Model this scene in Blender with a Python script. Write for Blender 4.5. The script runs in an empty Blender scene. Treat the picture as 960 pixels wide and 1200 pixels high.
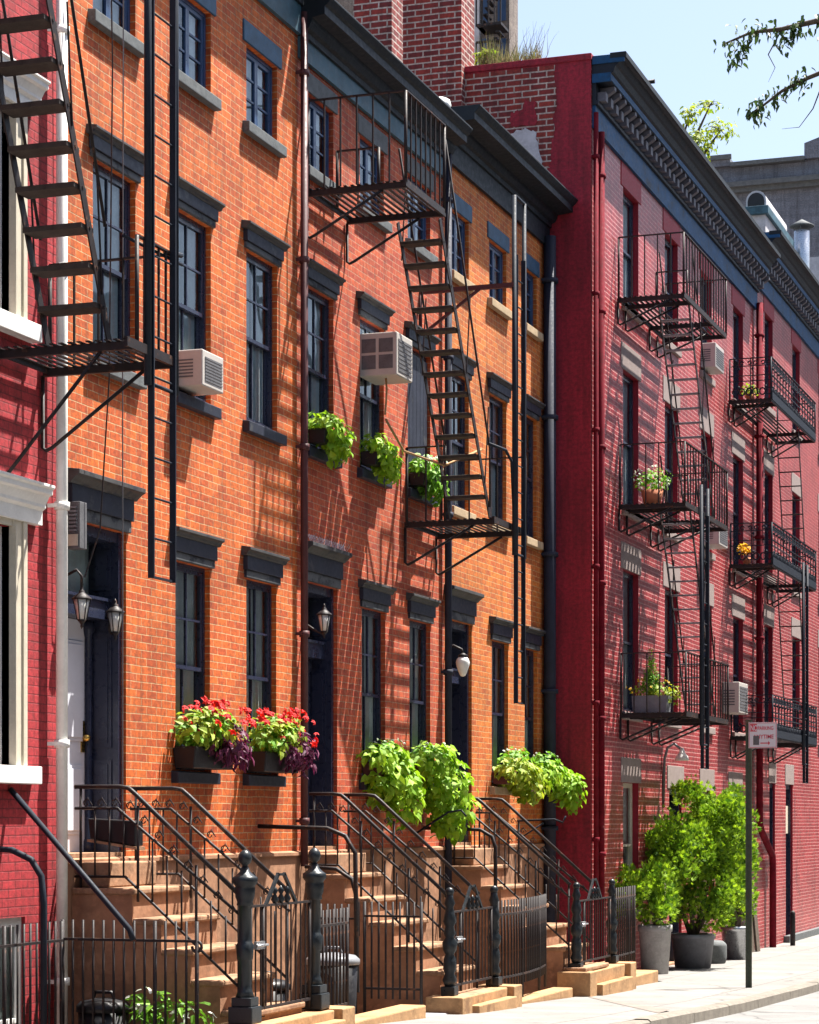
import bpy, math, random
from mathutils import Vector, Matrix
rnd = random.Random(7)
scn = bpy.context.scene
COL = scn.collection
# street frame used below: t = metres along the street from the camera, q = metres out from the row-house fronts, h = height
def P(t, q, h): return Vector((t, -q, h))

# ------------------------------------------------------------------ materials
def new_mat(name):
    m = bpy.data.materials.new(name); m.use_nodes = True
    nt = m.node_tree; b = nt.nodes['Principled BSDF']
    return m, nt, b
def N(nt, typ, **kw):
    n = nt.nodes.new(typ)
    for k, v in kw.items():
        if k in n.inputs.keys(): n.inputs[k].default_value = v
        else: setattr(n, k, v)
    return n
def rgb(c): return (c[0], c[1], c[2], 1)
def mixc(nt, a, b, fac, mode='MIX'):
    n = nt.nodes.new('ShaderNodeMix'); n.data_type = 'RGBA'; n.blend_type = mode
    for sock, v in ((n.inputs[6], a), (n.inputs[7], b), (n.inputs[0], fac)):
        if isinstance(v, bpy.types.NodeSocket): nt.links.new(v, sock)
        elif isinstance(v, (int, float)): sock.default_value = v
        else: sock.default_value = rgb(v)
    return n.outputs[2]
def ramp(nt, src, pts):
    r = nt.nodes.new('ShaderNodeValToRGB'); nt.links.new(src, r.inputs[0])
    el = r.color_ramp.elements
    while len(el) < len(pts): el.new(0.5)
    for e, (p, c) in zip(el, pts): e.position = p; e.color = rgb(c) if not isinstance(c, (int, float)) else (c, c, c, 1)
    return r.outputs[0]
def noise(nt, vec, scale, detail=4, rough=.55):
    n = N(nt, 'ShaderNodeTexNoise'); n.inputs['Scale'].default_value = scale; n.inputs['Detail'].default_value = detail
    n.inputs['Roughness'].default_value = rough
    if vec is not None: nt.links.new(vec, n.inputs['Vector'])
    return n.outputs['Fac']
def bump(nt, b, h, strength=.3, dist=.01):
    n = nt.nodes.new('ShaderNodeBump'); n.inputs['Strength'].default_value = strength; n.inputs['Distance'].default_value = dist
    nt.links.new(h, n.inputs['Height']); nt.links.new(n.outputs[0], b.inputs['Normal'])

def brick_mat(name, c1, c2, mortar, rough=.8, w=.200, hgt=.0677, ms=.0046, stain=.35, bumpd=.008, paint=None, bloom=.22):
    m, nt, b = new_mat(name)
    uv = N(nt, 'ShaderNodeTexCoord').outputs['UV']
    nz = N(nt, 'ShaderNodeTexNoise'); nz.inputs['Scale'].default_value = 3.5; nz.inputs['Detail'].default_value = 5; nt.links.new(uv, nz.inputs['Vector'])
    ad = nt.nodes.new('ShaderNodeVectorMath'); ad.operation = 'MULTIPLY_ADD'
    nt.links.new(nz.outputs['Color'], ad.inputs[0]); ad.inputs[1].default_value = (.014, .014, 0); nt.links.new(uv, ad.inputs[2])
    def bt(ca, cb, mo, msz, smooth=.3):
        t = nt.nodes.new('ShaderNodeTexBrick'); t.offset = .5; t.squash = 1
        nt.links.new(ad.outputs[0], t.inputs['Vector'])
        t.inputs['Scale'].default_value = 1; t.inputs['Brick Width'].default_value = w; t.inputs['Row Height'].default_value = hgt
        t.inputs['Mortar Size'].default_value = msz; t.inputs['Mortar Smooth'].default_value = smooth; t.inputs['Bias'].default_value = 0
        t.inputs['Color1'].default_value = rgb(ca); t.inputs['Color2'].default_value = rgb(cb); t.inputs['Mortar'].default_value = rgb(mo)
        return t
    t = bt(c1, c2, mortar, ms)
    # mottling inside bricks and slow weather staining
    n1 = noise(nt, uv, 22, 6, .7); n2 = noise(nt, uv, .9, 5, .6)
    col = mixc(nt, t.outputs['Color'], ramp(nt, n1, [(.34, .30), (.60, 1.0)]), .7, 'MULTIPLY')
    col = mixc(nt, col, ramp(nt, n2, [(.35, 1 - stain), (.6, 1.0)]), .8, 'MULTIPLY')
    mp = nt.nodes.new('ShaderNodeMapping'); mp.inputs['Scale'].default_value = (5.5, .45, 1); nt.links.new(uv, mp.inputs[0])
    n4 = noise(nt, mp.outputs[0], 1.6, 6, .62); n5 = noise(nt, uv, 2.3, 7, .7)
    col = mixc(nt, col, ramp(nt, n4, [(.36, .50), (.54, 1.0)]), .65, 'MULTIPLY')
    col = mixc(nt, col, mortar, ramp(nt, n5, [(.60, 0.), (.72, bloom)]))
    if paint:   # patches where worn coat shows
        n3 = noise(nt, uv, paint[2], 6, .7)
        col = mixc(nt, col, paint[0], ramp(nt, n3, [(paint[1], 0.), (paint[1] + .08, 1.)]))
    nt.links.new(col, b.inputs['Base Color']); b.inputs['Roughness'].default_value = rough
    inv = N(nt, 'ShaderNodeMath', operation='SUBTRACT'); inv.inputs[0].default_value = 1; nt.links.new(t.outputs['Fac'], inv.inputs[1])
    sm = N(nt, 'ShaderNodeMath', operation='MULTIPLY_ADD'); nt.links.new(n1, sm.inputs[0]); sm.inputs[1].default_value = .45; nt.links.new(inv.outputs[0], sm.inputs[2])
    bump(nt, b, sm.outputs[0], .8, bumpd)
    return m
def plain(name, c, rough=.6, metal=0., var=.25, scale=6, bmp=.0, spec=.3, c2=None, thr=.55, coat=0.):
    m, nt, b = new_mat(name)
    co = N(nt, 'ShaderNodeTexCoord').outputs['UV']
    f = noise(nt, co, scale, 6, .65); f2 = noise(nt, co, scale * 6, 4, .6)
    col = mixc(nt, c, tuple(x * (1 - var) for x in c), ramp(nt, f, [(.38, 0.), (.62, 1.)]))
    col = mixc(nt, col, tuple(min(1, x * (1 + var * .6)) for x in c), ramp(nt, f2, [(.5, 0.), (.75, .8)]))
    if c2: col = mixc(nt, col, c2, ramp(nt, f, [(thr, 0.), (thr + .05, 1.)]))
    nt.links.new(col, b.inputs['Base Color'])
    rr = ramp(nt, f2, [(.3, max(0, rough - .1)), (.7, min(1, rough + .12))]); nt.links.new(rr, b.inputs['Roughness'])
    b.inputs['Metallic'].default_value = metal; b.inputs['Specular IOR Level'].default_value = spec; b.inputs['Coat Weight'].default_value = coat
    if bmp: bump(nt, b, f2, .5, bmp)
    return m
def leaf_mat(name, ca, cb, trans=.35, rough=.45):
    m = bpy.data.materials.new(name); m.use_nodes = True; nt = m.node_tree
    b = nt.nodes['Principled BSDF']; out = nt.nodes['Material Output']
    g = nt.nodes.new('ShaderNodeNewGeometry')
    col = mixc(nt, ca, cb, g.outputs['Random Per Island'])
    nt.links.new(col, b.inputs['Base Color']); b.inputs['Roughness'].default_value = rough
    tr = nt.nodes.new('ShaderNodeBsdfTranslucent'); nt.links.new(col, tr.inputs[0])
    mx = nt.nodes.new('ShaderNodeMixShader'); mx.inputs[0].default_value = trans
    nt.links.new(b.outputs[0], mx.inputs[1]); nt.links.new(tr.outputs[0], mx.inputs[2]); nt.links.new(mx.outputs[0], out.inputs[0])
    return m
def glass_mat(name, tint=(.84, .90, .90)):
    m = bpy.data.materials.new(name); m.use_nodes = True; nt = m.node_tree
    nt.nodes.remove(nt.nodes['Principled BSDF']); out = nt.nodes['Material Output']
    tr = nt.nodes.new('ShaderNodeBsdfTransparent'); tr.inputs[0].default_value = rgb(tint)
    gl = nt.nodes.new('ShaderNodeBsdfGlossy'); gl.inputs['Roughness'].default_value = .03; gl.inputs[0].default_value = (.9, .95, 1, 1)
    fr = nt.nodes.new('ShaderNodeFresnel'); fr.inputs[0].default_value = 1.5
    co = N(nt, 'ShaderNodeTexCoord').outputs['UV']; n = noise(nt, co, 2.2, 2)
    bp = nt.nodes.new('ShaderNodeBump'); bp.inputs['Strength'].default_value = .12; bp.inputs['Distance'].default_value = .02
    nt.links.new(n, bp.inputs['Height']); nt.links.new(bp.outputs[0], gl.inputs['Normal']); nt.links.new(bp.outputs[0], fr.inputs['Normal'])
    mx = nt.nodes.new('ShaderNodeMixShader'); nt.links.new(fr.outputs[0], mx.inputs[0])
    nt.links.new(tr.outputs[0], mx.inputs[1]); nt.links.new(gl.outputs[0], mx.inputs[2]); nt.links.new(mx.outputs[0], out.inputs[0])
    return m
M = {}
M['orange'] = brick_mat('orange_brick', (.72, .145, .011), (.50, .075, .007), (.66, .41, .20))
M['salmon'] = brick_mat('salmon_brick', (.66, .110, .026), (.43, .050, .015), (.60, .31, .18), paint=((.55, .22, .15), .68, 3))
M['amber'] = brick_mat('amber_brick', (.74, .195, .016), (.53, .102, .010), (.70, .42, .17))
M['redbrick'] = brick_mat('red_painted_brick', (.46, .026, .034), (.38, .020, .028), (.24, .012, .018), ms=.006, stain=.3, bloom=.1)
M['rosebrick'] = brick_mat('rose_painted_brick', (.47, .046, .050), (.34, .026, .034), (.62, .24, .22), rough=.42, ms=.009, stain=.35, paint=((.52, .11, .11), .68, 1.7), bloom=.30)
M['maroon'] = brick_mat('maroon_side_paint', (.36, .012, .034), (.35, .012, .032), (.33, .011, .03), ms=.004, stain=.3, bumpd=.003, bloom=.0, paint=((.40, .035, .05), .66, .8))
M['oldbrick'] = brick_mat('unpainted_old_brick', (.34, .034, .022), (.17, .016, .018), (.56, .44, .39), ms=.012, w=.23, hgt=.082, stain=.3)
M['greybrick'] = brick_mat('grey_far_brick', (.20, .22, .27), (.15, .165, .20), (.24, .25, .29), w=.4, hgt=.14, stain=.25)
M['tanbrick'] = brick_mat('tan_far_brick', (.25, .20, .17), (.2, .155, .135), (.26, .23, .2), w=.3, hgt=.1)
M['brown'] = plain('brownstone', (.36, .185, .105), .85, var=.45, scale=1.8, bmp=.010, c2=(.24, .11, .06), thr=.62)
M['brown_step'] = plain('worn_brownstone_step', (.36, .205, .12), .85, var=.45, scale=2.6, bmp=.012, c2=(.19, .10, .06), thr=.60)
M['tan_stone'] = plain('tan_gate_stone', (.40, .235, .115), .85, var=.35, scale=2.6, bmp=.010, c2=(.20, .11, .055), thr=.60)
M['lint'] = plain('navy_black_painted_lintel', (.024, .028, .045), .5, var=.35, scale=3, bmp=.003, c2=(.05, .052, .06), thr=.6)
M['lint_cap'] = plain('weathered_lintel_cap', (.060, .060, .062), .65, var=.45, scale=5, bmp=.003, c2=(.020, .024, .036), thr=.56)
M['lint_under'] = plain('chalky_painted_lintel_stone', (.085, .092, .10), .7, var=.45, scale=4, bmp=.004, c2=(.02, .024, .034), thr=.52)
M['lint_blue'] = plain('blue_painted_lintel', (.035, .09, .16), .6, var=.4, scale=7, bmp=.003)
M['sill'] = plain('grey_stone_sill', (.115, .125, .13), .8, var=.35, scale=8, bmp=.004)
M['tansill'] = plain('cream_stone_sill', (.42, .31, .19), .8, var=.25, scale=8, bmp=.004)
M['palestone'] = plain('pale_stone_lintel', (.27, .215, .20), .8, var=.15, scale=8, bmp=.003)
M['iron'] = plain('black_iron_paint', (.022, .017, .018), .55, spec=.25, var=.4, scale=9, bmp=.0, c2=(.085, .040, .025), thr=.58)
M['iron_b'] = plain('blue_black_iron_paint', (.014, .019, .030), .6, spec=.18, var=.3, scale=9)
M['post'] = plain('dark_cast_iron', (.016, .021, .026), .36, var=.3, scale=5)
M['tread'] = plain('weathered_wood_tread', (.050, .040, .034), .75, var=.5, scale=9, bmp=.004)
M['navy'] = plain('navy_black_gloss_wood', (.020, .025, .050), .3, spec=.5, var=.08, scale=2)
M['blueframe'] = plain('blue_window_paint', (.035, .07, .15), .35, var=.2, scale=4)
M['white'] = plain('white_paint', (.76, .76, .73), .5, var=.12, scale=5, bmp=.001)
M['cream'] = plain('cream_paint', (.55, .50, .40), .55, var=.12, scale=5, bmp=.001)
M['dooor'] = plain('pale_grey_door_paint', (.62, .63, .70), .4, var=.06, scale=3)
M['brass'] = plain('brass', (.7, .45, .12), .3, metal=1, var=.2)
M['cornice'] = plain('teal_black_cornice_paint', (.008, .013, .020), .6, var=.4, scale=2.5, c2=(.03, .05, .065), thr=.66)
M['frieze'] = plain('slate_blue_frieze_paint', (.05, .115, .155), .55, var=.45, scale=2, bmp=.002)
M['bluecorn'] = plain('blue_cornice_paint', (.004, .060, .16), .6, var=.45, scale=3, c2=(.012, .02, .04), thr=.60)
M['darkcorn'] = plain('dark_cornice_moulding', (.008, .013, .024), .6, var=.4, scale=5, c2=(.035, .026, .028), thr=.62)
M['dentil'] = plain('grey_dentil_paint', (.13, .125, .15), .6, var=.3, scale=8)
M['brownpipe'] = plain('brown_pipe_paint', (.085, .028, .030), .55, var=.3, scale=6)
M['blackpipe'] = plain('black_pipe_paint', (.018, .022, .042), .7, var=.3, scale=6)
M['redpipe'] = plain('maroon_pipe_paint', (.15, .006, .015), .85, spec=.15, var=.4, scale=6)
M['redwood'] = plain('maroon_reveal_paint', (.28, .014, .028), .6, var=.2, scale=5)
M['curtain'] = plain('pale_curtain_cloth', (.82, .88, .86), .9, var=.15, scale=5)
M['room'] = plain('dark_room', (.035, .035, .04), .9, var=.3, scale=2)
M['ac'] = plain('beige_air_conditioner', (.45, .42, .39), .5, var=.08, scale=5)
M['acdark'] = plain('dark_grille', (.12, .12, .13), .6, var=.3, scale=10)
M['glass'] = glass_mat('window_glass')
M['lampglass'] = plain('frosted_lamp_glass', (.62, .62, .58), .2, var=.05)
M['concrete'] = None
M['terracotta'] = plain('terracotta', (.45, .16, .08), .8, var=.2)
M['greypot'] = plain('grey_planter', (.33, .32, .32), .7, var=.25, scale=5, bmp=.003)
M['darkpot'] = plain('slate_planter', (.19, .195, .22), .65, var=.25, scale=5, bmp=.003)
M['galv'] = plain('galvanised_steel', (.55, .57, .6), .32, metal=.9, var=.2, scale=6)
M['soil'] = plain('soil', (.05, .035, .025), .95, var=.4, scale=20, bmp=.01)
M['bark'] = plain('bark', (.10, .075, .055), .9, var=.4, scale=12, bmp=.01)
M['twig'] = plain('grey_twig', (.22, .2, .17), .9, var=.3, scale=12)
M['plaster'] = plain('white_plaster_patch', (.5, .49, .52), .9, var=.25, scale=4, bmp=.01)
M['roof'] = plain('roof_felt', (.10, .10, .10), .9, var=.3, scale=1.5)
M['plastic'] = plain('black_bin_plastic', (.012, .012, .014), .4, var=.2, scale=4)
M['lidgrey'] = plain('pale_bin_lid', (.20, .21, .23), .4, var=.2, scale=4)
M['postgreen'] = plain('sign_post_steel', (.06, .075, .05), .5, var=.4, scale=14, c2=(.10, .055, .035), thr=.6)
M['signwhite'] = plain('sign_white', (.62, .60, .66), .4, var=.04, scale=4)
M['signred'] = plain('sign_red', (.55, .03, .06), .4, var=.05, scale=4)
M['lime'] = leaf_mat('lime_vine_leaf', (.34, .52, .020), (.17, .36, .012), .4, .6)
M['green'] = leaf_mat('green_leaf', (.20, .42, .02), (.09, .25, .012), .35, .6)
M['yellowgreen'] = leaf_mat('yellow_green_leaf', (.36, .42, .025), (.17, .30, .015), .4, .6)
M['red'] = leaf_mat('red_petal', (.72, .012, .006), (.5, .008, .015), .25, .7)
M['purple'] = leaf_mat('purple_leaf', (.16, .018, .075), (.075, .012, .045), .3, .6)
M['whitepetal'] = leaf_mat('white_petal', (.8, .8, .75), (.6, .7, .5), .3)
M['yellowpetal'] = leaf_mat('yellow_petal', (.85, .6, .03), (.8, .45, .02), .3)
M['conifer'] = leaf_mat('conifer_spray', (.34, .52, .018), (.05, .14, .008), .4, .75)
M['darkleaf'] = leaf_mat('dark_tree_leaf', (.06, .11, .02), (.02, .045, .012), .3)
M['gold'] = leaf_mat('golden_tree_leaf', (.36, .40, .02), (.16, .26, .02), .45, .6)
M['grass'] = leaf_mat('dry_roof_grass', (.24, .19, .10), (.12, .15, .04), .4)
def ground_mat(name, c, jw, jh, ms, jc):
    m, nt, b = new_mat(name)
    uv = N(nt, 'ShaderNodeTexCoord').outputs['UV']
    t = nt.nodes.new('ShaderNodeTexBrick'); t.offset = .5; nt.links.new(uv, t.inputs['Vector'])
    for k, v in (('Scale', 1), ('Brick Width', jw), ('Row Height', jh), ('Mortar Size', ms), ('Mortar Smooth', .2)): t.inputs[k].default_value = v
    t.inputs['Color1'].default_value = rgb(c); t.inputs['Color2'].default_value = rgb(tuple(x * .9 for x in c)); t.inputs['Mortar'].default_value = rgb(jc)
    f = noise(nt, uv, 1.3, 6, .6); f2 = noise(nt, uv, 60, 3)
    col = mixc(nt, t.outputs[0], ramp(nt, f, [(.35, .72), (.6, 1.)]), .8, 'MULTIPLY')
    col = mixc(nt, col, ramp(nt, f2, [(.35, .8), (.6, 1.)]), .6, 'MULTIPLY')
    f3 = noise(nt, uv, 4.5, 2); col = mixc(nt, col, tuple(x * .5 for x in c), ramp(nt, f3, [(.70, 0.), (.73, .7)]))
    vo = nt.nodes.new('ShaderNodeTexVoronoi'); vo.feature = 'DISTANCE_TO_EDGE'; vo.inputs['Scale'].default_value = .33
    wn = N(nt, 'ShaderNodeTexNoise'); wn.inputs['Scale'].default_value = 1.1; wn.inputs['Detail'].default_value = 8; nt.links.new(uv, wn.inputs['Vector'])
    wa = nt.nodes.new('ShaderNodeVectorMath'); wa.operation = 'MULTIPLY_ADD'; nt.links.new(wn.outputs['Color'], wa.inputs[0]); wa.inputs[1].default_value = (1.2, 1.2, 0); nt.links.new(uv, wa.inputs[2]); nt.links.new(wa.outputs[0], vo.inputs['Vector'])
    col = mixc(nt, tuple(x * .3 for x in c), col, ramp(nt, vo.outputs['Distance'], [(.0, .15), (.006, 1.)]))
    sp = noise(nt, uv, 11, 2, .4); col = mixc(nt, col, tuple(x * .4 for x in c), ramp(nt, sp, [(.70, 0.), (.715, .7)]))
    nt.links.new(col, b.inputs['Base Color']); b.inputs['Roughness'].default_value = .9
    bump(nt, b, f2, .3, .004)
    return m
M['sidewalk'] = ground_mat('pale_concrete_sidewalk', (.205, .197, .186), 1.7, 1.5, .012, (.09, .085, .08))
M['road'] = ground_mat('sunbleached_asphalt', (.175, .174, .172), 60, 60, .001, (.2, .2, .2))
M['kerb'] = plain('kerb_stone', (.19, .17, .145), .85, var=.3, scale=6, bmp=.006)
M['ground'] = plain('earth', (.22, .20, .18), .95, var=.2, scale=.6)
M['areaway'] = plain('areaway_paving', (.20, .17, .15), .9, var=.3, scale=3)

# ------------------------------------------------------------------ mesh builder (everything given in t, q, h)
class MB:
    def __init__(s): s.v = []; s.f = []; s.sm = []
    def face(s, pts, n=None, smooth=False):
        pts = [Vector(p) for p in pts]
        if n is not None:
            nn = Vector((0, 0, 0))
            for i in range(len(pts)):
                a, b = pts[i], pts[(i + 1) % len(pts)]
                nn += a.cross(b)
            if nn.dot(Vector(n)) < 0: pts.reverse()
        i0 = len(s.v); s.v += pts; s.f.append(list(range(i0, i0 + len(pts)))); s.sm.append(smooth)
        return s
    def box(s, t0, t1, q0, q1, h0, h1):
        x0, x1 = sorted((t0, t1)); y0, y1 = sorted((-q0, -q1)); z0, z1 = sorted((h0, h1))
        i = len(s.v)
        s.v += [Vector(p) for p in ((x0, y0, z0), (x1, y0, z0), (x1, y1, z0), (x0, y1, z0), (x0, y0, z1), (x1, y0, z1), (x1, y1, z1), (x0, y1, z1))]
        for f in ((3, 2, 1, 0), (4, 5, 6, 7), (0, 1, 5, 4), (1, 2, 6, 5), (2, 3, 7, 6), (3, 0, 4, 7)):
            s.f.append([i + k for k in f]); s.sm.append(False)
        return s
    def prism(s, prof, a, b, axis='t', cap=True):
        """profile polygon extruded: axis 't' -> prof of (q,h) from t=a to t=b; axis 'q' -> prof of (t,h)"""
        n = len(prof); i = len(s.v)
        def pt(c, w): return P(w, c[0], c[1]) if axis == 't' else P(c[0], w, c[1])
        s.v += [pt(c, a) for c in prof] + [pt(c, b) for c in prof]
        # orientation
        area = sum(prof[k][0] * prof[(k + 1) % n][1] - prof[(k + 1) % n][0] * prof[k][1] for k in range(n))
        flip = (area > 0) != (b < a)
        if axis == 'q': flip = not flip
        for k in range(n):
            f = [i + k, i + (k + 1) % n, i + n + (k + 1) % n, i + n + k]
            s.f.append(f if not flip else f[::-1]); s.sm.append(False)
        if cap:
            c0 = list(range(i, i + n)); c1 = list(range(i + n, i + 2 * n))
            s.f.append(c0[::-1] if not flip else c0); s.f.append(c1 if not flip else c1[::-1]); s.sm += [False, False]
        return s
    def tube(s, pts, r, n=6, world=False, cap=True, flat=None):
        pts = [Vector(p) if world else P(*p) for p in pts]
        rs = r if isinstance(r, (list, tuple)) else [r] * len(pts)
        i0 = len(s.v); prev = None
        for k, p in enumerate(pts):
            d = (pts[min(k + 1, len(pts) - 1)] - pts[max(k - 1, 0)])
            d.normalize() if d.length > 1e-9 else None
            if prev is None:
                u = d.cross(Vector((0, 0, 1)));
                if u.length < .05: u = d.cross(Vector((0, 1, 0)))
                u.normalize()
            else:
                u = prev - d * prev.dot(d)
                if u.length < 1e-6: u = d.orthogonal()
                u.normalize()
            prev = u; w = d.cross(u)
            for j in range(n):
                a = 2 * math.pi * j / n + math.pi / n
                s.v.append(p + (u * math.cos(a) + w * math.sin(a)) * rs[k])
        for k in range(len(pts) - 1):
            for j in range(n):
                a = i0 + k * n + j; b = i0 + k * n + (j + 1) % n
                s.f.append([a, b, b + n, a + n]); s.sm.append(n > 5)
        if cap:
            s.f.append([i0 + j for j in range(n)][::-1]); e = i0 + (len(pts) - 1) * n
            s.f.append([e + j for j in range(n)]); s.sm += [False, False]
        return s
    def bar(s, a, b, wd, hd):
        """rectangular bar between two (t,q,h) points"""
        A, B = P(*a), P(*b); d = (B - A).normalized()
        up = Vector((0, 0, 1)) if abs(d.z) < .95 else Vector((1, 0, 0))
        u = d.cross(up).normalized(); w = u.cross(d)
        i = len(s.v)
        for p in (A, B):
            for sx, sz in ((-1, -1), (1, -1), (1, 1), (-1, 1)): s.v.append(p + u * sx * wd / 2 + w * sz * hd / 2)
        for k in range(4):
            s.f.append([i + k, i + (k + 1) % 4, i + 4 + (k + 1) % 4, i + 4 + k]); s.sm.append(False)
        s.f.append([i + 3, i + 2, i + 1, i]); s.f.append([i + 4, i + 5, i + 6, i + 7]); s.sm += [False, False]
        return s
    def lathe(s, c, prof, n=14):
        """c=(t,q,h base), prof list of (r, dz)"""
        i0 = len(s.v); c = P(*c)
        for r, z in prof:
            for j in range(n):
                a = 2 * math.pi * j / n; s.v.append(c + Vector((r * math.cos(a), r * math.sin(a), z)))
        for k in range(len(prof) - 1):
            for j in range(n):
                a = i0 + k * n + j; b = i0 + k * n + (j + 1) % n
                s.f.append([a, b, b + n, a + n]); s.sm.append(True)
        s.f.append([i0 + j for j in range(n)][::-1]); e = i0 + (len(prof) - 1) * n
        s.f.append([e + j for j in range(n)]); s.sm += [False, False]
        return s
    def mesh(s, name, mat, origin=(0, 0, 0)):
        me = bpy.data.meshes.new(name); o = Vector(origin)
        me.from_pydata([v - o for v in s.v], [], s.f); me.update()
        me.polygons.foreach_set('use_smooth', s.sm)
        uv = me.uv_layers.new(name='UVMap').data
        for p in me.polygons:
            n = p.normal; ax = max(range(3), key=lambda k: abs(n[k]))
            for li in p.loop_indices:
                v = me.vertices[me.loops[li].vertex_index].co + o
                uv[li].uv = (v.y + .1065, v.z) if ax == 0 else ((v.x, v.z) if ax == 1 else (v.x, v.y))
        me.materials.append(mat)
        return me
def wloc(o):
    v = Vector((0, 0, 0))
    while o: v = v + o.location; o = o.parent
    return v
def link(name, me, parent=None):
    o = bpy.data.objects.new(name, me); COL.objects.link(o)
    if parent: o.parent = parent
    return o
def part(name, mb, mat, parent, label=None, bevel=0):
    o = link(name, mb.mesh(name, mat, wloc(parent)), parent)
    if label: o['label'] = label
    if bevel: bev(o, bevel)
    return o
def bev(o, w):
    m = o.modifiers.new('Bevel', 'BEVEL'); m.width = w; m.segments = 2; m.limit_method = 'ANGLE'
def thing(name, loc, label, cat, group=None):
    o = bpy.data.objects.new(name, None); COL.objects.link(o); o.location = P(*loc); o.empty_display_size = .2
    o['label'] = label; o['category'] = cat
    if group: o['group'] = group
    return o
def solo(name, mb, mat, base, label, cat, group=None, bevel=0):
    o = link(name, mb.mesh(name, mat, P(*base))); o.location = P(*base)
    o['label'] = label; o['category'] = cat
    if group: o['group'] = group
    if bevel: bev(o, bevel)
    return o
def struct(name, mb, mat):
    o = link(name, mb.mesh(name, mat)); o['kind'] = 'structure'; return o

# ------------------------------------------------------------------ ground
GP = [(-60, .45), (0, .45), (12, .40), (17, .32), (21.3, .14), (26, -.03), (30, -.13), (34, -.22), (44, -.39), (400, -.39)]
def g(t):
    for (a, ha), (b, hb) in zip(GP, GP[1:]):
        if t <= b: return ha + (hb - ha) * (t - a) / (b - a)
    return GP[-1][1]
def strip(mb, t0, t1, q0, q1, dz=0, step=.8):
    n = max(1, int((t1 - t0) / step))
    for i in range(n):
        a = t0 + (t1 - t0) * i / n; b = t0 + (t1 - t0) * (i + 1) / n
        mb.face([P(a, q0, g(a) + dz), P(b, q0, g(b) + dz), P(b, q1, g(b) + dz), P(a, q1, g(a) + dz)], (0, 0, 1))
mb = MB(); mb.face([(-900, -900, -.95), (900, -900, -.95), (900, 900, -.95), (-900, 900, -.95)], (0, 0, 1)); struct('ground', mb, M['ground'])
mb = MB(); strip(mb, -30, 30.6, 1.62, 3.45); strip(mb, 30.6, 90, .5, 3.45)
for i in range(80):
    a = -30 + i * 60.6 / 80; b = a + 60.6 / 80
    mb.face([P(a, 1.62, g(a)), P(b, 1.62, g(b)), P(b, 1.62, -.9), P(a, 1.62, -.9)], (0, 1, 0))
struct('sidewalk', mb, M['sidewalk'])
mb = MB()
for k in range(8):
    a, b = 26.0 - k * .42, 26.0 - (k + 1) * .42; qa, qb = 1.78 + k * .2, 1.78 + (k + 1) * .2
    mb.face([P(a, qa, g(a) + .004), P(b, qb, g(b) + .004), P(b + .16 + .05 * k, qb + .0, g(b + .16) + .004), P(a + .12 + .05 * k, qa, g(a + .12) + .004)], (0, 0, 1))
struct('sidewalk_seam', mb, M['areaway'])
mb = MB(); strip(mb, -30, 90, 3.6, 9.4, -.115); struct('road', mb, M['road'])
mb = MB(); strip(mb, -30, 90, 9.5, 14, .0)
for i in range(60):
    a = -30 + i * 2; b = a + 2
    mb.face([P(a, 9.5, g(a)), P(b, 9.5, g(b)), P(b, 9.5, g(b) - .3), P(a, 9.5, g(a) - .3)], (0, 1, 0))
    mb.face([P(a, 9.4, g(a) - .115), P(b, 9.4, g(b) - .115), P(b, 9.5, g(b) - .12), P(a, 9.5, g(a) - .12)], (0, 0, 1))
struct('far_sidewalk', mb, M['sidewalk'])
mb = MB()
tk = -30
while tk < 90:
    ln = rnd.uniform(1.7, 2.3); a, b = tk, tk + ln - .012; j = rnd.uniform(-.008, .008)
    for (u, w) in ((a, (a + b) / 2), ((a + b) / 2, b)):
        hu, hw = g(u) + .004 + j, g(w) + .004 + j
        mb.face([P(u, 3.43, hu), P(w, 3.43, hw), P(w, 3.58, hw), P(u, 3.58, hu)], (0, 0, 1))
        mb.face([P(u, 3.58, hu), P(w, 3.58, hw), P(w, 3.605, hw - .02), P(u, 3.605, hu - .02)], (0, -1, 1))
        mb.face([P(u, 3.605, hu - .02), P(w, 3.605, hw - .02), P(w, 3.61, hw - .3), P(u, 3.61, hu - .3)], (0, -1, 0))
    tk += ln
struct('kerb', mb, M['kerb'])
mb = MB(); mb.box(-30, 30.6, .0, 1.6, -.9, -.62); struct('areaway_floor', mb, M['areaway'])

# ------------------------------------------------------------------ walls
def wall(mb, t0, t1, h0, h1, q, holes, depth=.3, rev=None):
    ts = sorted({t0, t1} | {x for o in holes for x in o[:2]}); hs = sorted({h0, h1} | {x for o in holes for x in o[2:4]})
    for a, b in zip(ts, ts[1:]):
        for c, d in zip(hs, hs[1:]):
            m = ((a + b) / 2, (c + d) / 2)
            if any(o[0] < m[0] < o[1] and o[2] < m[1] < o[3] for o in holes): continue
            mb.face([P(a, q, c), P(b, q, c), P(b, q, d), P(a, q, d)], (0, -1, 0))
    mb = rev or mb
    for a, b, c, d in [o[:4] for o in holes]:
        e = q - depth
        mb.face([P(a, q, c), P(a, e, c), P(a, e, d), P(a, q, d)], (1, 0, 0))
        mb.face([P(b, q, c), P(b, e, c), P(b, e, d), P(b, q, d)], (-1, 0, 0))
        mb.face([P(a, q, c), P(b, q, c), P(b, e, c), P(a, e, c)], (0, 0, 1))
        mb.face([P(a, q, d), P(b, q, d), P(b, e, d), P(a, e, d)], (0, 0, -1))
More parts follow.
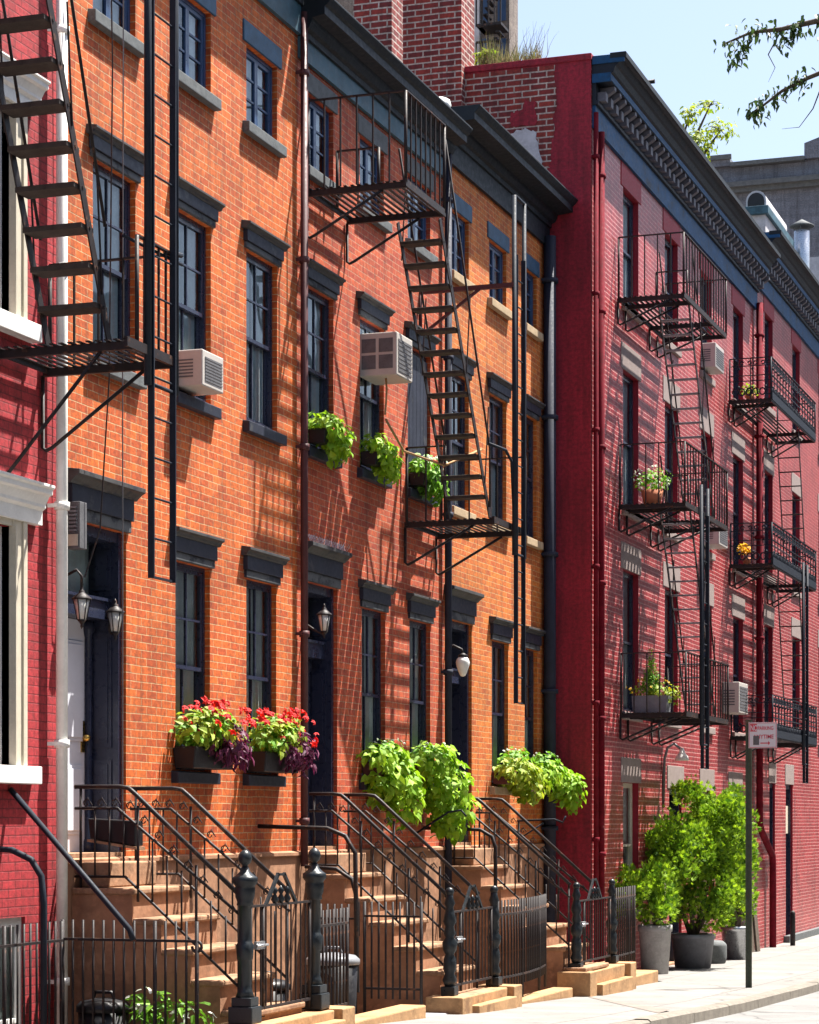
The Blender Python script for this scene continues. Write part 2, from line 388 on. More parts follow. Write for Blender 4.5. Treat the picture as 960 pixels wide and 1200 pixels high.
def shell(mb, t0, t1, h0, h1, q, back):
    mb.face([P(t0, q, h0), P(t0, back, h0), P(t0, back, h1), P(t0, q, h1)], (-1, 0, 0))
    mb.face([P(t1, q, h0), P(t1, back, h0), P(t1, back, h1), P(t1, q, h1)], (1, 0, 0))
    mb.face([P(t0, back, h0), P(t1, back, h0), P(t1, back, h1), P(t0, back, h1)], (0, 1, 0))

def curtain_mesh(t0, t1, h0, h1, q, amp=.02, waves=7):
    mb = MB(); n = waves * 4
    for i in range(n):
        a = t0 + (t1 - t0) * i / n; b = t0 + (t1 - t0) * (i + 1) / n
        qa = q + amp * math.sin(i * math.pi / 2 + .4 * math.sin(i)); qb = q + amp * math.sin((i + 1) * math.pi / 2 + .4 * math.sin(i + 1))
        mb.face([P(a, qa, h0), P(b, qb, h0), P(b, qb, h1), P(a, qa, h1)], (0, -1, 0), True)
    return mb
def window(house, t0, t1, h0, h1, q=0, mat='navy', style='hung', curtain='full', dep=.05, matsash=None, jamb=None):
    """double-hung or casement window set dep behind the wall face"""
    mb = MB(); f = .034; e = q - dep; w = t1 - t0; H = h1 - h0
    t0 += .003; t1 -= .003; h0 += .003; h1 -= .003
    mb.box(t0, t0 + f, e, e - .085, h0, h1); mb.box(t1 - f, t1, e, e - .085, h0, h1)
    mb.box(t0 + f, t1 - f, e, e - .14, h1 - f, h1); mb.box(t0 + f, t1 - f, e + .015, e - .14, h0, h0 + f)
    a, b, c, d = t0 + f, t1 - f, h0 + f, h1 - f; mid = (c + d) / 2
    win = part('window', mb, M[mat], house)
    sash = MB(); panes = MB(); s = .035
    def sashf(a, b, c, d, qq, cols, rows, bar=.018):
        sash.box(a, a + s, qq, qq - .035, c, d); sash.box(b - s, b, qq, qq - .035, c, d)
        sash.box(a + s, b - s, qq, qq - .035, d - s, d); sash.box(a + s, b - s, qq, qq - .035, c, c + s)
        for i in range(1, cols):
            x = a + s + (b - a - 2 * s) * i / cols; sash.box(x - bar / 2, x + bar / 2, qq - .005, qq - .03, c + s, d - s)
        for i in range(1, rows):
            z = c + s + (d - c - 2 * s) * i / rows; sash.box(a + s, b - s, qq - .006, qq - .029, z - bar / 2, z + bar / 2)
        panes.face([P(a + s, qq - .018, c + s), P(b - s, qq - .018, c + s), P(b - s, qq - .018, d - s), P(a + s, qq - .018, d - s)], (0, -1, 0))
    if style == 'hung':
        sashf(a + .001, b - .001, mid - .02, d - .001, e - .008, 2, 2 if H > 1.2 else 1); sashf(a + .001, b - .001, c + .001, mid + .02, e - .045, 2, 1)
    elif style == 'plain':
        sashf(a + .001, b - .001, mid - .02, d - .001, e - .008, 1, 1); sashf(a + .001, b - .001, c + .001, mid + .02, e - .045, 1, 1)
    else:
        m = (a + b) / 2; sashf(a + .001, m - .001, c + .001, d - .001, e - .01, 1, 3); sashf(m + .001, b - .001, c + .001, d - .001, e - .01, 1, 3)
    part('sash', sash, M[matsash or mat], win); part('pane', panes, M['glass'], win)
    e2 = e - .060
    if curtain == 'full': part('curtain', curtain_mesh(a, b, h0, h1, e2 - .014, .008), M['curtain'], win)
    elif curtain == 'half': part('curtain', curtain_mesh(a, b, mid, h1, e2 - .014, .008), M['curtain'], win)
    elif curtain == 'sides':
        mb = curtain_mesh(a, a + w * .42, h0, h1, e2 - .012, .010, waves=4); m2 = curtain_mesh(b - w * .42, b, h0, h1, e2 - .012, .010, waves=4)
        i0 = len(mb.v); mb.v += m2.v; mb.f += [[k + i0 for k in ff] for ff in m2.f]; mb.sm += m2.sm
        part('curtain', mb, M['curtain'], win)
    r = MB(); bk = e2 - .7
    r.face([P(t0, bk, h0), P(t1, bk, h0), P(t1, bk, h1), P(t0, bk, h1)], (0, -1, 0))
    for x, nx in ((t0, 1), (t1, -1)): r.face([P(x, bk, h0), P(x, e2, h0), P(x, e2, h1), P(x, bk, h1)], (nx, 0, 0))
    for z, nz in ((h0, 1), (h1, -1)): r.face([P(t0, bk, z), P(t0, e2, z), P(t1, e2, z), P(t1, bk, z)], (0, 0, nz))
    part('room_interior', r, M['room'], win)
    return win
def sill(house, t0, t1, top, q=0, mat='sill', th=.12, pr=.07, ov=.09):
    mb = MB(); mb.prism([(q - .12, top - th), (q + pr, top - th), (q + pr, top - .02), (q - .12, top + .003)], t0 - ov, t1 + ov)
    return part('sill', mb, M[mat], house, bevel=.008)
def flat_lintel(house, t0, t1, h0, h1, q=0, mat='lint_blue', pr=.018, ov=.09):
    mb = MB(); mb.box(t0 - ov, t1 + ov, q - .05, q + pr, h0 + .002, h1); return part('lintel', mb, M[mat], house, bevel=.006)
def hood(house, t0, t1, h0, h1, q=0, ov=.12, pr=.095, mat='lint'):
    """painted stone lintel with a moulded projecting cap"""
    H = h1 - h0; lo = h0 + H * .26; hi = h0 + H * .72
    mb = MB(); mb.box(t0 - ov * .45, t1 + ov * .45, q - .05, q + .028, h0 + .002, lo); lt = part('lintel', mb, M['lint_under'], house, bevel=.006)
    mb = MB(); mb.box(t0 - ov * .6, t1 + ov * .6, q - .05, q + .045, lo + .001, hi); part('frieze', mb, M[mat], lt, bevel=.003)
    pf = [(q - .03, hi + .001), (q + .05, hi + .001), (q + .06, hi + H * .04), (q + pr * .72, hi + H * .12), (q + pr * .80, hi + H * .14), (q + pr, hi + H * .17), (q + pr, h1 - .004), (q - .03, h1 + .016)]
    mb = MB(); mb.prism(pf, t0 - ov, t1 + ov); part('cap', mb, M['lint_cap'], lt, bevel=.003)
def cornice(house, t0, t1, hf, htop, q=0, pr=.42, mat='cornice', fmat='frieze', endret=True):
    """frieze board, stepped bed mouldings, deep soffit and gutter"""
    mb = MB(); mb.box(t0, t1, q + .003, q + .045, hf, htop - .36); part('frieze', mb, M[fmat], house)
    b = htop - .36
    pf = [(q + .004, b), (q + .075, b), (q + .075, b + .06), (q + .12, b + .075), (q + .15, b + .13), (q + .16, b + .17), (q + pr - .07, b + .19),
          (q + pr - .07, b + .27), (q + pr - .04, b + .29), (q + pr, b + .34), (q + pr, htop), (q + .004, htop)]
    mb = MB(); mb.prism(pf, t0, t1); part('cornice', mb, M[mat], house, bevel=.004)
def doorway(house, t0, t1, h0, h1, q, leaf, dep=.34, trans_h=.55, knob='brass'):
    """panelled timber surround, transom light and door leaf"""
    top = h1; e = q - dep; dt = h1 - trans_h - .18
    mb = MB()
    mb.box(t0 + .003, t0 + .06, q - .04, e - .1, h0, h1 - .003); mb.box(t1 - .06, t1 - .003, q - .04, e - .1, h0, h1 - .003)
    mb.box(t0 + .06, t1 - .06, q - .05, e - .1, h1 - .09, h1 - .004)
    mb.box(t0 + .06, t1 - .06, q - .12, e - .1, dt, dt + .15); mb.box(t0 + .06, t1 - .06, q - .10, e - .1, dt + .15, dt + .175)
    # raised panels on the far jamb lining
    for a, b in ((h0 + .2, h0 + .8), (h0 + .9, dt - .1), (dt + .25, h1 - .15)):
        mb.box(t1 - .075, t1 - .058, q - .10, q - .28, a, b); mb.box(t1 - .085, t1 - .07, q - .13, q - .25, a + .04, b - .04)
    mb.lathe((t1 - .1, q - .30, h0), [(.05, 0), (.05, .12), (.035, .14), (.035, dt - h0 - .14), (.055, dt - h0 - .08), (.055, dt - h0 - .002)], 12)
    fr = part('door_frame', mb, M['navy'], house)
    mb = MB(); mb.face([P(t0 + .06, e + .1, dt + .175), P(t1 - .06, e + .1, dt + .175), P(t1 - .06, e + .1, h1 - .09), P(t0 + .06, e + .1, h1 - .09)], (0, -1, 0))
    part('transom_pane', mb, M['glass'], fr)
    mb = curtain_mesh(t0 + .06, t1 - .06, dt + .175, h1 - .09, e + .02); part('transom_curtain', mb, M['curtain'], fr)
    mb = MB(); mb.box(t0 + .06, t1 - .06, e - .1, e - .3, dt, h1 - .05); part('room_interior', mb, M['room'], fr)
    # leaf
    mb = MB(); a, b = t0 + .062, t1 - .10
    mb.box(a, b, e + .02, e - .03, h0 + .03, dt - .003)
    for c, d in ((h0 + .18, h0 + .75), (h0 + .95, dt - .18)):
        m = (a + b) / 2
        for u, w in ((a + .08, m - .04), (m + .04, b - .08)):
            mb.box(u, w, e + .021, e + .032, c, d); mb.box(u + .03, w - .03, e + .032, e + .042, c + .03, d - .03)
    dr = part('door', mb, M[leaf], house, bevel=.003)
    mb = MB(); mb.lathe((b - .07, e + .06, h0 + .98), [(.0, -.03), (.028, -.02), (.034, 0), (.028, .02), (0, .03)], 10)
    mb.box(b - .10, b - .04, e + .02, e + .03, h0 + .86, h0 + 1.12); mb.tube([(b - .07, e + .02, h0 + .98), (b - .07, e + .06, h0 + .98)], .01)
    part('door_knob', mb, M[knob], dr)
    mb = MB(); mb.box(t0 + .003, t1 - .003, q - .01, e - .03, h0 - .002, h0 + .03); part('threshold', mb, M['brown_step'], house)
    return fr

# ---- three attached row houses (party lines at 16.4, 21.45, 26.1, 30.6)
ROW = [
    dict(a=16.45, b=21.44, mat='orange', lab='orange brick row house with white door, beside the white drainpipe', win=[(16.99, 17.78), (18.58, 19.34), (20.16, 20.92)], door=(16.55, 17.60), leaf='dooor', gw=[(18.58, 19.32), (20.16, 20.90)]),
    dict(a=21.44, b=26.12, mat='salmon', lab='salmon brick row house in the middle, between the orange and the amber ones', win=[(21.71, 22.45), (23.24, 24.00), (24.80, 25.60)], door=(21.66, 22.56), leaf='navy', gw=[(23.30, 24.04), (24.86, 25.60)]),
    dict(a=26.12, b=30.60, mat='amber', lab='amber brick row house against the tall maroon side wall', win=[(26.38, 27.08), (27.93, 28.68), (29.50, 30.10)], door=(26.22, 27.20), leaf='navy', gw=[(28.04, 28.76), (29.52, 30.12)]),
]
HOUSES = []
for hi, H in enumerate(ROW):
    hs = thing('row_house', (H['a'], 0, g(H['a'])), H['lab'], 'house', 'attached brick row houses'); HOUSES.append(hs)
    holes = [(a, b, 8.56, 9.30) for a, b in H['win']] + [(a, b, 5.76, 7.37) for a, b in H['win']] + [(a, b, 2.45, 4.28) for a, b in H['gw']] + [(H['door'][0], H['door'][1], 1.70, 4.40)]
    mb = MB(); wall(mb, H['a'], H['b'], 1.70, 10.08, 0, holes, .27); shell(mb, H['a'], H['b'], -.9, 10.05, 0, -9); part('wall', mb, M[H['mat']], hs)
    mb = MB(); mb.box(H['a'], H['b'], .02, -.25, -.9, 1.66); mb.prism([(-.1, 1.66), (.045, 1.66), (.045, 1.69), (.0, 1.705), (-.1, 1.705)], H['a'], H['b'])
    # the base is cut where the door threshold sits: threshold slab lies on it
    part('brownstone_base', mb, M['brown'], hs)
    mb = MB(); mb.box(H['a'] + .02, H['b'] - .02, -.02, -8.97, 9.98, 10.03); part('roof', mb, M['roof'], hs)
    cf = ('full', 'sides', 'full', 'half', 'sides', 'full', 'full', 'sides', 'half')
    for i, (a, b) in enumerate(H['win']):
        flat_lintel(hs, a, b, 9.30, 9.50, mat='lint_blue' if hi != 1 else 'sill')
        window(hs, a, b, 8.56, 9.30, mat='blueframe', style='casement', curtain=cf[(i + hi * 3) % 9])
        sill(hs, a, b, 8.56, mat='tansill' if hi == 2 else 'sill')
        hood(hs, a, b, 7.37, 7.60)
        window(hs, a, b, 5.76, 7.37, mat='navy', curtain=('full', 'full', 'sides')[(i + hi) % 3])
        sill(hs, a, b, 5.76, mat='tansill' if hi == 2 else ('sill' if (hi, i) == (0, 0) else 'lint'))
    for i, (a, b) in enumerate(H['gw']):
        hood(hs, a, b, 4.28, 4.56); window(hs, a, b, 2.45, 4.28, mat='navy', curtain='full' if (i + hi) % 2 == 0 else 'sides'); sill(hs, a, b, 2.45, mat='lint' if hi < 2 else 'tansill')
    hood(hs, H['door'][0] + (.06 if hi == 0 else 0), H['door'][1], 4.40, 4.78, ov=.11, pr=.13)
    doorway(hs, H['door'][0], H['door'][1], 1.71, 4.40, 0, H['leaf'])
    if hi == 0: cornice(hs, H['a'], H['b'], 9.78, 10.42)
    if hi == 1: cornice(hs, H['a'] + .01, H['b'] - .02, 9.56, 10.13, pr=.36)
    if hi == 2: cornice(hs, H['b'] - 4.47, H['b'] - .004, 9.80, 10.42, pr=.44, fmat='cornice')
mb = MB()
for k in range(46):
    x = 21.58 + k * .0225; mb.tube([(x, .09, 4.78), (x + rnd.uniform(-.012, .012), .09 + (.045 if k % 2 else -.03), 4.86)], .0025, 3)
part('bird_spike_strip', mb, M['galv'], HOUSES[1])
# closed board shutter over the third upper window of the middle house
mb = MB()
for k in range(6): mb.box(24.815 + k * .128, 24.815 + k * .128 + .12, -.03, -.07, 5.80, 7.30)
part('shutter', mb, M['lint'], HOUSES[1])

# ---- red painted house at the left edge
hl = thing('row_house', (16.4, 0, g(16)), 'red painted brick house with white trim at the left edge', 'house', 'attached brick row houses')
WL = [(14.65, 15.55)]
holes = [(14.65, 15.60, 8.9, 10.1), (14.65, 15.60, 5.80, 7.35), (14.65, 15.60, 2.42, 4.22), (15.0, 15.85, -.3, 1.27)]
mb = MB(); wall(mb, 11.4, 16.44, -.9, 10.6, 0, holes, .27); shell(mb, 11.4, 16.44, -.9, 10.6, 0, -9); part('wall', mb, M['redbrick'], hl)
mb = MB(); mb.box(11.42, 16.42, -.02, -8.97, 10.52, 10.58); part('roof', mb, M['roof'], hl)
for c, d, tp in ((8.9, 10.1, 10.35), (5.80, 7.35, 7.66), (2.42, 4.22, 4.58)):
    w = window(hl, 14.65, 15.60, c, d, mat='white', style='plain', curtain='half', dep=.06, matsash='navy')
    mb = MB()
    mb.box(15.602, 15.80, -.02, .035, c, d + .05); mb.box(15.60, 15.63, -.1, .06, c, d); mb.box(14.45, 14.648, -.02, .035, c, d + .05); mb.box(15.74, 15.80, .035, .05, c, d + .05)
    mb.box(14.648, 15.602, -.02, .03, d, d + .05); part('casing', mb, M['cream'], hl, bevel=.003)
    H = tp - d - .05; b0 = d + .05
    pf = [(-.03, b0), (.06, b0), (.06, b0 + H * .35), (.09, b0 + H * .42), (.09, b0 + H * .5), (.12, b0 + H * .7), (.15, b0 + H * .74), (.15, b0 + H * .86), (.17, b0 + H * .9), (.17, tp - .01), (-.03, tp + .02)]
    mb = MB(); mb.prism(pf, 14.3, 15.95 if tp > 5 else 16.02); part('hood', mb, M['white'], hl, bevel=.003)
    mb = MB(); mb.box(14.35, 15.96, -.06, .09, c - .14, c - .005); part('sill', mb, M['white'], hl, bevel=.006)
window(hl, 15.0, 15.85, -.3, 1.27, mat='white', style='plain', curtain='full', dep=.03)

# ------------------------------------------------------------------ the red building
RQ = .62
def dent_cornice(house, t0, t1, top, q=RQ, pr=.46):
    # blue frieze, dentil band with brackets, stacked crown mouldings
    mb = MB(); mb.box(t0 + .02, t1, q + .003, q + .05, top - .93, top - .62); part('frieze', mb, M['bluecorn'], house)
    pf = [(q + .004, top - .62), (q + .09, top - .62), (q + .09, top - .57), (q + .055, top - .56), (q + .055, top - .33), (q + .26, top - .32), (q + .26, top - .22), (q + .30, top - .2), (q + .33, top - .12),
          (q + .36, top - .10), (q + .41, top - .02), (q + pr, top), (q + pr, top + .035), (q + .004, top + .04)]
    mb = MB(); mb.prism(pf, t0 - .0, t1); part('cornice', mb, M['darkcorn'], house, bevel=.003)
    mb = MB(); mb.box(t0 - .004, t1, q + .262, q + .272, top - .31, top - .225); mb.box(t0 - .02, t0 - .001, q + .01, q + .27, top - .33, top - .21); mb.box(t0 - .02, t0 - .001, q + .01, q + pr, top - .08, top + .03); part('fascia', mb, M['bluecorn'], house)
    mb = MB(); mb.box(t0 - .025, t0 - .001, q + .26, q + pr + .02, top - .02, top + .05); mb.box(t0 - .02, t1, q + pr, q + pr + .02, top - .02, top + .05); part('gutter_lip', mb, M['cornice'], house)
    d = MB(); d.box(0, .13, q + .056, q + .17, -.55, -.43); md = d.mesh('dentil', M['dentil'])
    b = MB(); b.prism([(q + .056, -.45), (q + .13, -.45), (q + .255, -.37), (q + .255, -.322), (q + .056, -.322)], 0, .10); mk = b.mesh('bracket', M['dentil'])
    tt = t0 + .1
    while tt < t1 - .1:
        for nm, me, off in (('dentil', md, 0), ('bracket', mk, .15)):
            c = link(nm, me, house); c.location = Vector((tt + off, 0, top)) - wloc(house)
        tt += .30
heads = [(9.42, 11.05), (6.5, 8.45), (3.58, 5.6)]
ra = thing('apartment_house', (30.6, RQ, g(30.6)), 'tall rose red painted brick building with blue dentil cornice and maroon side wall', 'apartment house', 'red painted apartment houses')
RW = [(32.42, 33.36), (35.10, 36.02), (37.78, 38.66), (40.50, 41.42)]
holes = [(a, b, c, d) for a, b in RW for c, d in heads] + [(a, b, .75, 2.55) for a, b in RW[:1]] + [(35.4, 36.3, -.25, 2.5), (37.8, 38.7, .75, 2.5), (40.2, 41.2, -.38, 2.5)]
mb = MB(); rv = MB(); wall(mb, 30.6, 42.55, -.9, 12.3, RQ, holes, .3, rv); part('window_reveal', rv, M['redwood'], ra)
part('wall', mb, M['rosebrick'], ra)
mb = MB(); mb.box(30.63, 42.52, RQ - .05, -8.97, 12.24, 12.285); part('roof', mb, M['roof'], ra)
mb = MB()
mb.face([P(30.6, RQ, -.9), P(30.6, -9, -.9), P(30.6, -9, 12.3), P(30.6, RQ, 12.3)], (-1, 0, 0))
mb.face([P(42.55, RQ, -.9), P(42.55, -9, -.9), P(42.55, -9, 12.3), P(42.55, RQ, 12.3)], (1, 0, 0))
mb.face([P(30.6, -9, -.9), P(42.55, -9, -.9), P(42.55, -9, 12.3), P(30.6, -9, 12.3)], (0, 1, 0))
part('side_wall', mb, M['maroon'], ra, 'maroon painted side wall rising above the row house')
mb = MB(); mb.box(30.58, 30.85, RQ + .01, -9, 12.3, 12.39); part('coping', mb, M['maroon'], ra, bevel=.01)
# bare brick field and torn plaster on the side wall
def ragged(pts, jit, n, seed):
    r = random.Random(seed); out = []
    for i in range(len(pts)):
        a, b, k = pts[i], pts[(i + 1) % len(pts)], 1 if pts[i][2] == 0 else n
        for j in range(k):
            f = j / k; jj = (r.uniform(-jit, jit), r.uniform(-jit, jit)) if j else (0, 0)
            out.append((a[0] + (b[0] - a[0]) * f + jj[0], a[1] + (b[1] - a[1]) * f + jj[1]))
    return out
def side_sheet(pts, off, name, mat, parent, label=None):
    mb = MB(); mb.prism([(q, h) for q, h in pts], 30.6 - off, 30.6 - .0005, 't'); return part(name, mb, mat, parent, label)
side_sheet(ragged([(-9, 9.6, 0), (-.12, 9.6, 0), (-.12, 10.85, 1), (.02, 10.9, 1), (.10, 11.5, 1), (.12, 12.28, 0), (-9, 12.28, 0)], .05, 7, 3), .006, 'bare_brick', M['oldbrick'], ra)
side_sheet(ragged([(-.85, 10.3, 0), (.0, 10.3, 1), (-.05, 10.85, 1), (-.10, 11.1, 1), (-.14, 11.38, 1), (-.30, 11.46, 1), (-.50, 11.40, 1), (-.62, 11.22, 1), (-.85, 11.18, 0)], .022, 4, 5), .022, 'plaster_patch', M['plaster'], ra)
side_sheet(ragged([(-.50, 11.50, 1), (-.16, 11.48, 1), (-.14, 11.80, 1), (-.30, 11.86, 1), (-.34, 11.72, 1), (-.50, 11.70, 1)], .03, 4, 9), .014, 'paint_remnant', M['maroon'], ra)
side_sheet(ragged([(.0, 11.0, 1), (.3, 11.0, 0), (.3, 11.35, 0), (.18, 11.40, 1), (.02, 11.3, 1)], .03, 4, 12), .0035, 'paint_edge', M['maroon'], ra)
for r_i, (c, d) in enumerate(heads):
    for i, (a, b) in enumerate(RW):
        flat_lintel(ra, a, b, d, d + .38, RQ, 'palestone' if r_i else 'redwood', .012, .14)
        window(ra, a, b, c, d, RQ, mat='navy', style='plain', curtain='half' if i % 2 else 'sides', dep=.08)
        sill(ra, a, b, c, RQ, 'palestone', .13, .05, .08)
for a, b, c, d in ((RW[0][0], RW[0][1], .75, 2.55), (37.8, 38.7, .75, 2.5)):
    flat_lintel(ra, a, b, d, d + .36, RQ, 'palestone', .012, .14); window(ra, a, b, c, d, RQ, mat='cream', style='plain', curtain='half', dep=.09); sill(ra, a, b, c, RQ, 'palestone', .13, .05, .08)
for a, b, c, d in ((35.4, 36.3, -.25, 2.5), (40.2, 41.2, -.38, 2.5)):
    flat_lintel(ra, a, b, d, d + .36, RQ, 'palestone', .012, .14); doorway(ra, a, b, c, d, RQ, 'navy', dep=.25, trans_h=.3)
dent_cornice(ra, 30.64, 42.55, 12.32)
rb = thing('apartment_house', (42.55, RQ, g(43)), 'farthest red painted brick building with the higher blue cornice, at the right edge', 'apartment house', 'red painted apartment houses')
RW2 = [(43.55, 44.4), (46.6, 47.5), (49.9, 50.8), (53, 53.9), (56, 56.9)]
heads2 = [(9.85, 11.55), (6.65, 8.6), (3.65, 5.7)]
holes = [(a, b, c, d) for a, b in RW2 for c, d in heads2] + [(44.05, 44.65, -.3, 2.72), (45.85, 46.65, -.3, 2.72)]
mb = MB(); rv = MB(); wall(mb, 42.55, 60, -.9, 12.75, RQ, holes, .3, rv); part('window_reveal', rv, M['redwood'], rb); shell(mb, 42.55, 60, -.9, 12.75, RQ, -9); part('wall', mb, M['rosebrick'], rb)
mb = MB(); mb.box(42.58, 59.97, RQ - .05, -8.97, 12.68, 12.735); part('roof', mb, M['roof'], rb)
for r_i, (c, d) in enumerate(heads2):
    for i, (a, b) in enumerate(RW2):
        flat_lintel(rb, a, b, d, d + .38, RQ, 'palestone' if r_i else 'redwood', .012, .12)
        window(rb, a, b, c, d, RQ, mat='navy', style='plain', curtain='half' if (i + r_i) % 2 else 'sides', dep=.08); sill(rb, a, b, c, RQ, 'palestone', .13, .05, .08)
for a, b in ((44.05, 44.65), (45.85, 46.65)):
    flat_lintel(rb, a, b, 2.72, 3.12, RQ, 'palestone', .012, .1); doorway(rb, a, b, -.36, 2.72, RQ, 'navy', dep=.2, trans_h=.45)
mb = MB(); mb.box(45.9, 46.6, RQ - .12, RQ - .08, 1.75, 2.3)
part('notice_frame', mb, M['cream'], rb)
mb = MB(); mb.box(45.6, 60, RQ + .003, RQ + .12, -.5, -.26); part('plinth', mb, M['sill'], rb)
dent_cornice(rb, 42.6, 60, 12.78)

# ---- the row across the street, behind the camera: it shades the street and shows in the window glass
for k, (a, b, hh, mt, lab) in enumerate(((-14, -4, 10.6, 'tanbrick', 'tan brick house across the street, well behind the camera'), (-4, 6, 11.2, 'greybrick', 'grey brick house across the street beside the camera'), (6, 17, 10.4, 'tanbrick', 'tan brick house across the street behind the leafy street tree'),
        (17, 28, 12.4, 'greybrick', 'tall grey brick house across the street, facing the stoops'), (28, 42, 11.6, 'tanbrick', 'tan brick house across the street, facing the potted shrubs'), (42, 66, 12.5, 'greybrick', 'long grey brick house across the far end of the street'))):
    th = thing('opposite_house', (a, 11.8, g(a)), lab, 'house', 'houses across the street')
    n = int((b - a) / 2.4); hl_ = [(a + .8 + i * 2.4, a + 1.75 + i * 2.4, z, z + 1.8) for i in range(n) for z in (1.6, 4.9, 8.0)]
    mb = MB()
    ts = sorted({a, b} | {x for o in hl_ for x in o[:2]}); hs_ = sorted({-.9, hh} | {x for o in hl_ for x in o[2:]})
    for u, v in zip(ts, ts[1:]):
        for c, d in zip(hs_, hs_[1:]):
            if any(o[0] < (u + v) / 2 < o[1] and o[2] < (c + d) / 2 < o[3] for o in hl_): continue
            mb.face([P(u, 11.8, c), P(v, 11.8, c), P(v, 11.8, d), P(u, 11.8, d)], (0, 1, 0))
    shell(mb, a, b, -.9, hh, 11.8, 19); mb.face([P(a, 11.8, hh), P(b, 11.8, hh), P(b, 19, hh), P(a, 19, hh)], (0, 0, 1)); part('wall', mb, M[mt], th)
    for u, v, c, d in hl_:
        mb = MB(); mb.box(u, v, 11.92, 12.0, c, d); w_ = part('window', mb, M['cream'], th)
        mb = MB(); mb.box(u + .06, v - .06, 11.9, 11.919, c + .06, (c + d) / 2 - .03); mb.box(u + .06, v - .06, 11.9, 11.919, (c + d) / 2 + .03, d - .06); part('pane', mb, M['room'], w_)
        mb = MB(); mb.box(u - .1, v + .1, 11.72, 11.9, c - .12, c - .003); part('sill', mb, M['sill'], th)
    mb = MB(); mb.box(a, b, 11.4, 11.797, hh - .4, hh + .003); part('cornice', mb, M['cornice'], th)

# ------------------------------------------------------------------ drainpipes
def pipe(name, pts, r, mat, label, n=10, cl=True):
    th = thing(name, (pts[-1][0], pts[-1][1], pts[-1][2]), label, 'drainpipe')
    mb = MB(); mb.tube(pts, r, n); part('pipe', mb, M[mat], th)
    if cl:
        z = pts[0][2] - .6; k = 0
        a, b = pts[0], pts[1]
        while z > b[2] + .2:
            m2 = MB(); m2.lathe((a[0], a[1], z), [(r * 1.02, -.03), (r * 1.35, -.03), (r * 1.35, .03), (r * 1.02, .03)], n)
            m2.bar((a[0] - r * 1.3, a[1], z), (a[0] - r * 1.3, a[1] - .09, z), .02, .03); part('clamp', m2, M[mat], th); z -= 1.85
    return th
pipe('drainpipe', [(16.26, .10, 10.6), (16.26, .10, .35)], .046, 'white', 'white drainpipe between the red house and the orange brick house')
pipe('drainpipe', [(21.46, .07, 10.0), (21.46, .07, 1.55)], .038, 'brownpipe', 'brown drainpipe between the orange and the salmon brick houses')
pipe('drainpipe', [(26.06, .07, 9.9), (26.06, .07, 1.1)], .045, 'blackpipe', 'black drainpipe between the salmon and the amber brick houses')
pipe('drainpipe', [(30.40, .10, 9.9), (30.40, .10, .2)], .085, 'blackpipe', 'thick navy drainpipe in the corner beside the maroon side wall')
pipe('drainpipe', [(30.68, RQ + .05, 11.6), (30.68, RQ + .05, -.1)], .035, 'redpipe', 'maroon drainpipe nearest the corner of the tall building')
pipe('drainpipe', [(30.92, RQ + .06, 11.4), (30.92, RQ + .06, -.1)], .05, 'redpipe', 'thicker maroon drainpipe just past the corner pipe')
pipe('drainpipe', [(42.5, RQ + .10, 11.5), (42.5, RQ + .10, 1.95), (42.6, RQ + .12, 1.8), (43.7, RQ + .12, 1.35), (43.75, RQ + .12, 1.2), (43.75, RQ + .12, -.38)], .065, 'redpipe', 'maroon drainpipe with a bend between the two red buildings')
pipe('vent_pipe', [(24.86, .09, 0.9), (24.86, .09, -.5)], .04, 'brownpipe', 'short brown pipe rising beside the second stoop', cl=False)['category'] = 'pipe'

# ------------------------------------------------------------------ roof things
def brickbox(name, t0, t1, q0, q1, h0, h1, mat, label, cat, cap=None):
    th = thing(name, (t0, (q0 + q1) / 2, h0), label, cat)
    mb = MB(); mb.box(t0, t1, q0, q1, h0, h1); part('shaft', mb, M[mat], th)
    if cap: mb = MB(); mb.box(t0 - .06, t1 + .06, q0 - .06, q1 + .06, h1 + .002, h1 + .1); part('cap', mb, M[cap], th, bevel=.01)
    return th
brickbox('chimney', 30.45, 31.04, -2.05, -1.17, 10.07, 16.4, 'oldbrick', 'massive old brick chimney stack against the maroon wall', 'chimney', 'plaster')
brickbox('chimney', 28.0, 28.43, -1.84, -1.32, 10.07, 14.2, 'oldbrick', 'slimmer brick chimney behind the roof gutter of the salmon house', 'chimney', 'sill')
th = thing('gutter_wrap', (25.4, .2, 10.13), 'small white wrapped bundle lying on the gutter between the two cornices', 'bundle')
mb = MB(); mb.lathe((25.36, .2, 10.13), [(.10, 0), (.13, .06), (.11, .13), (.04, .16)], 9); mb.lathe((25.55, .16, 10.13), [(.09, 0), (.11, .05), (.08, .10), (.03, .12)], 9); part('wrap', mb, M['white'], th)
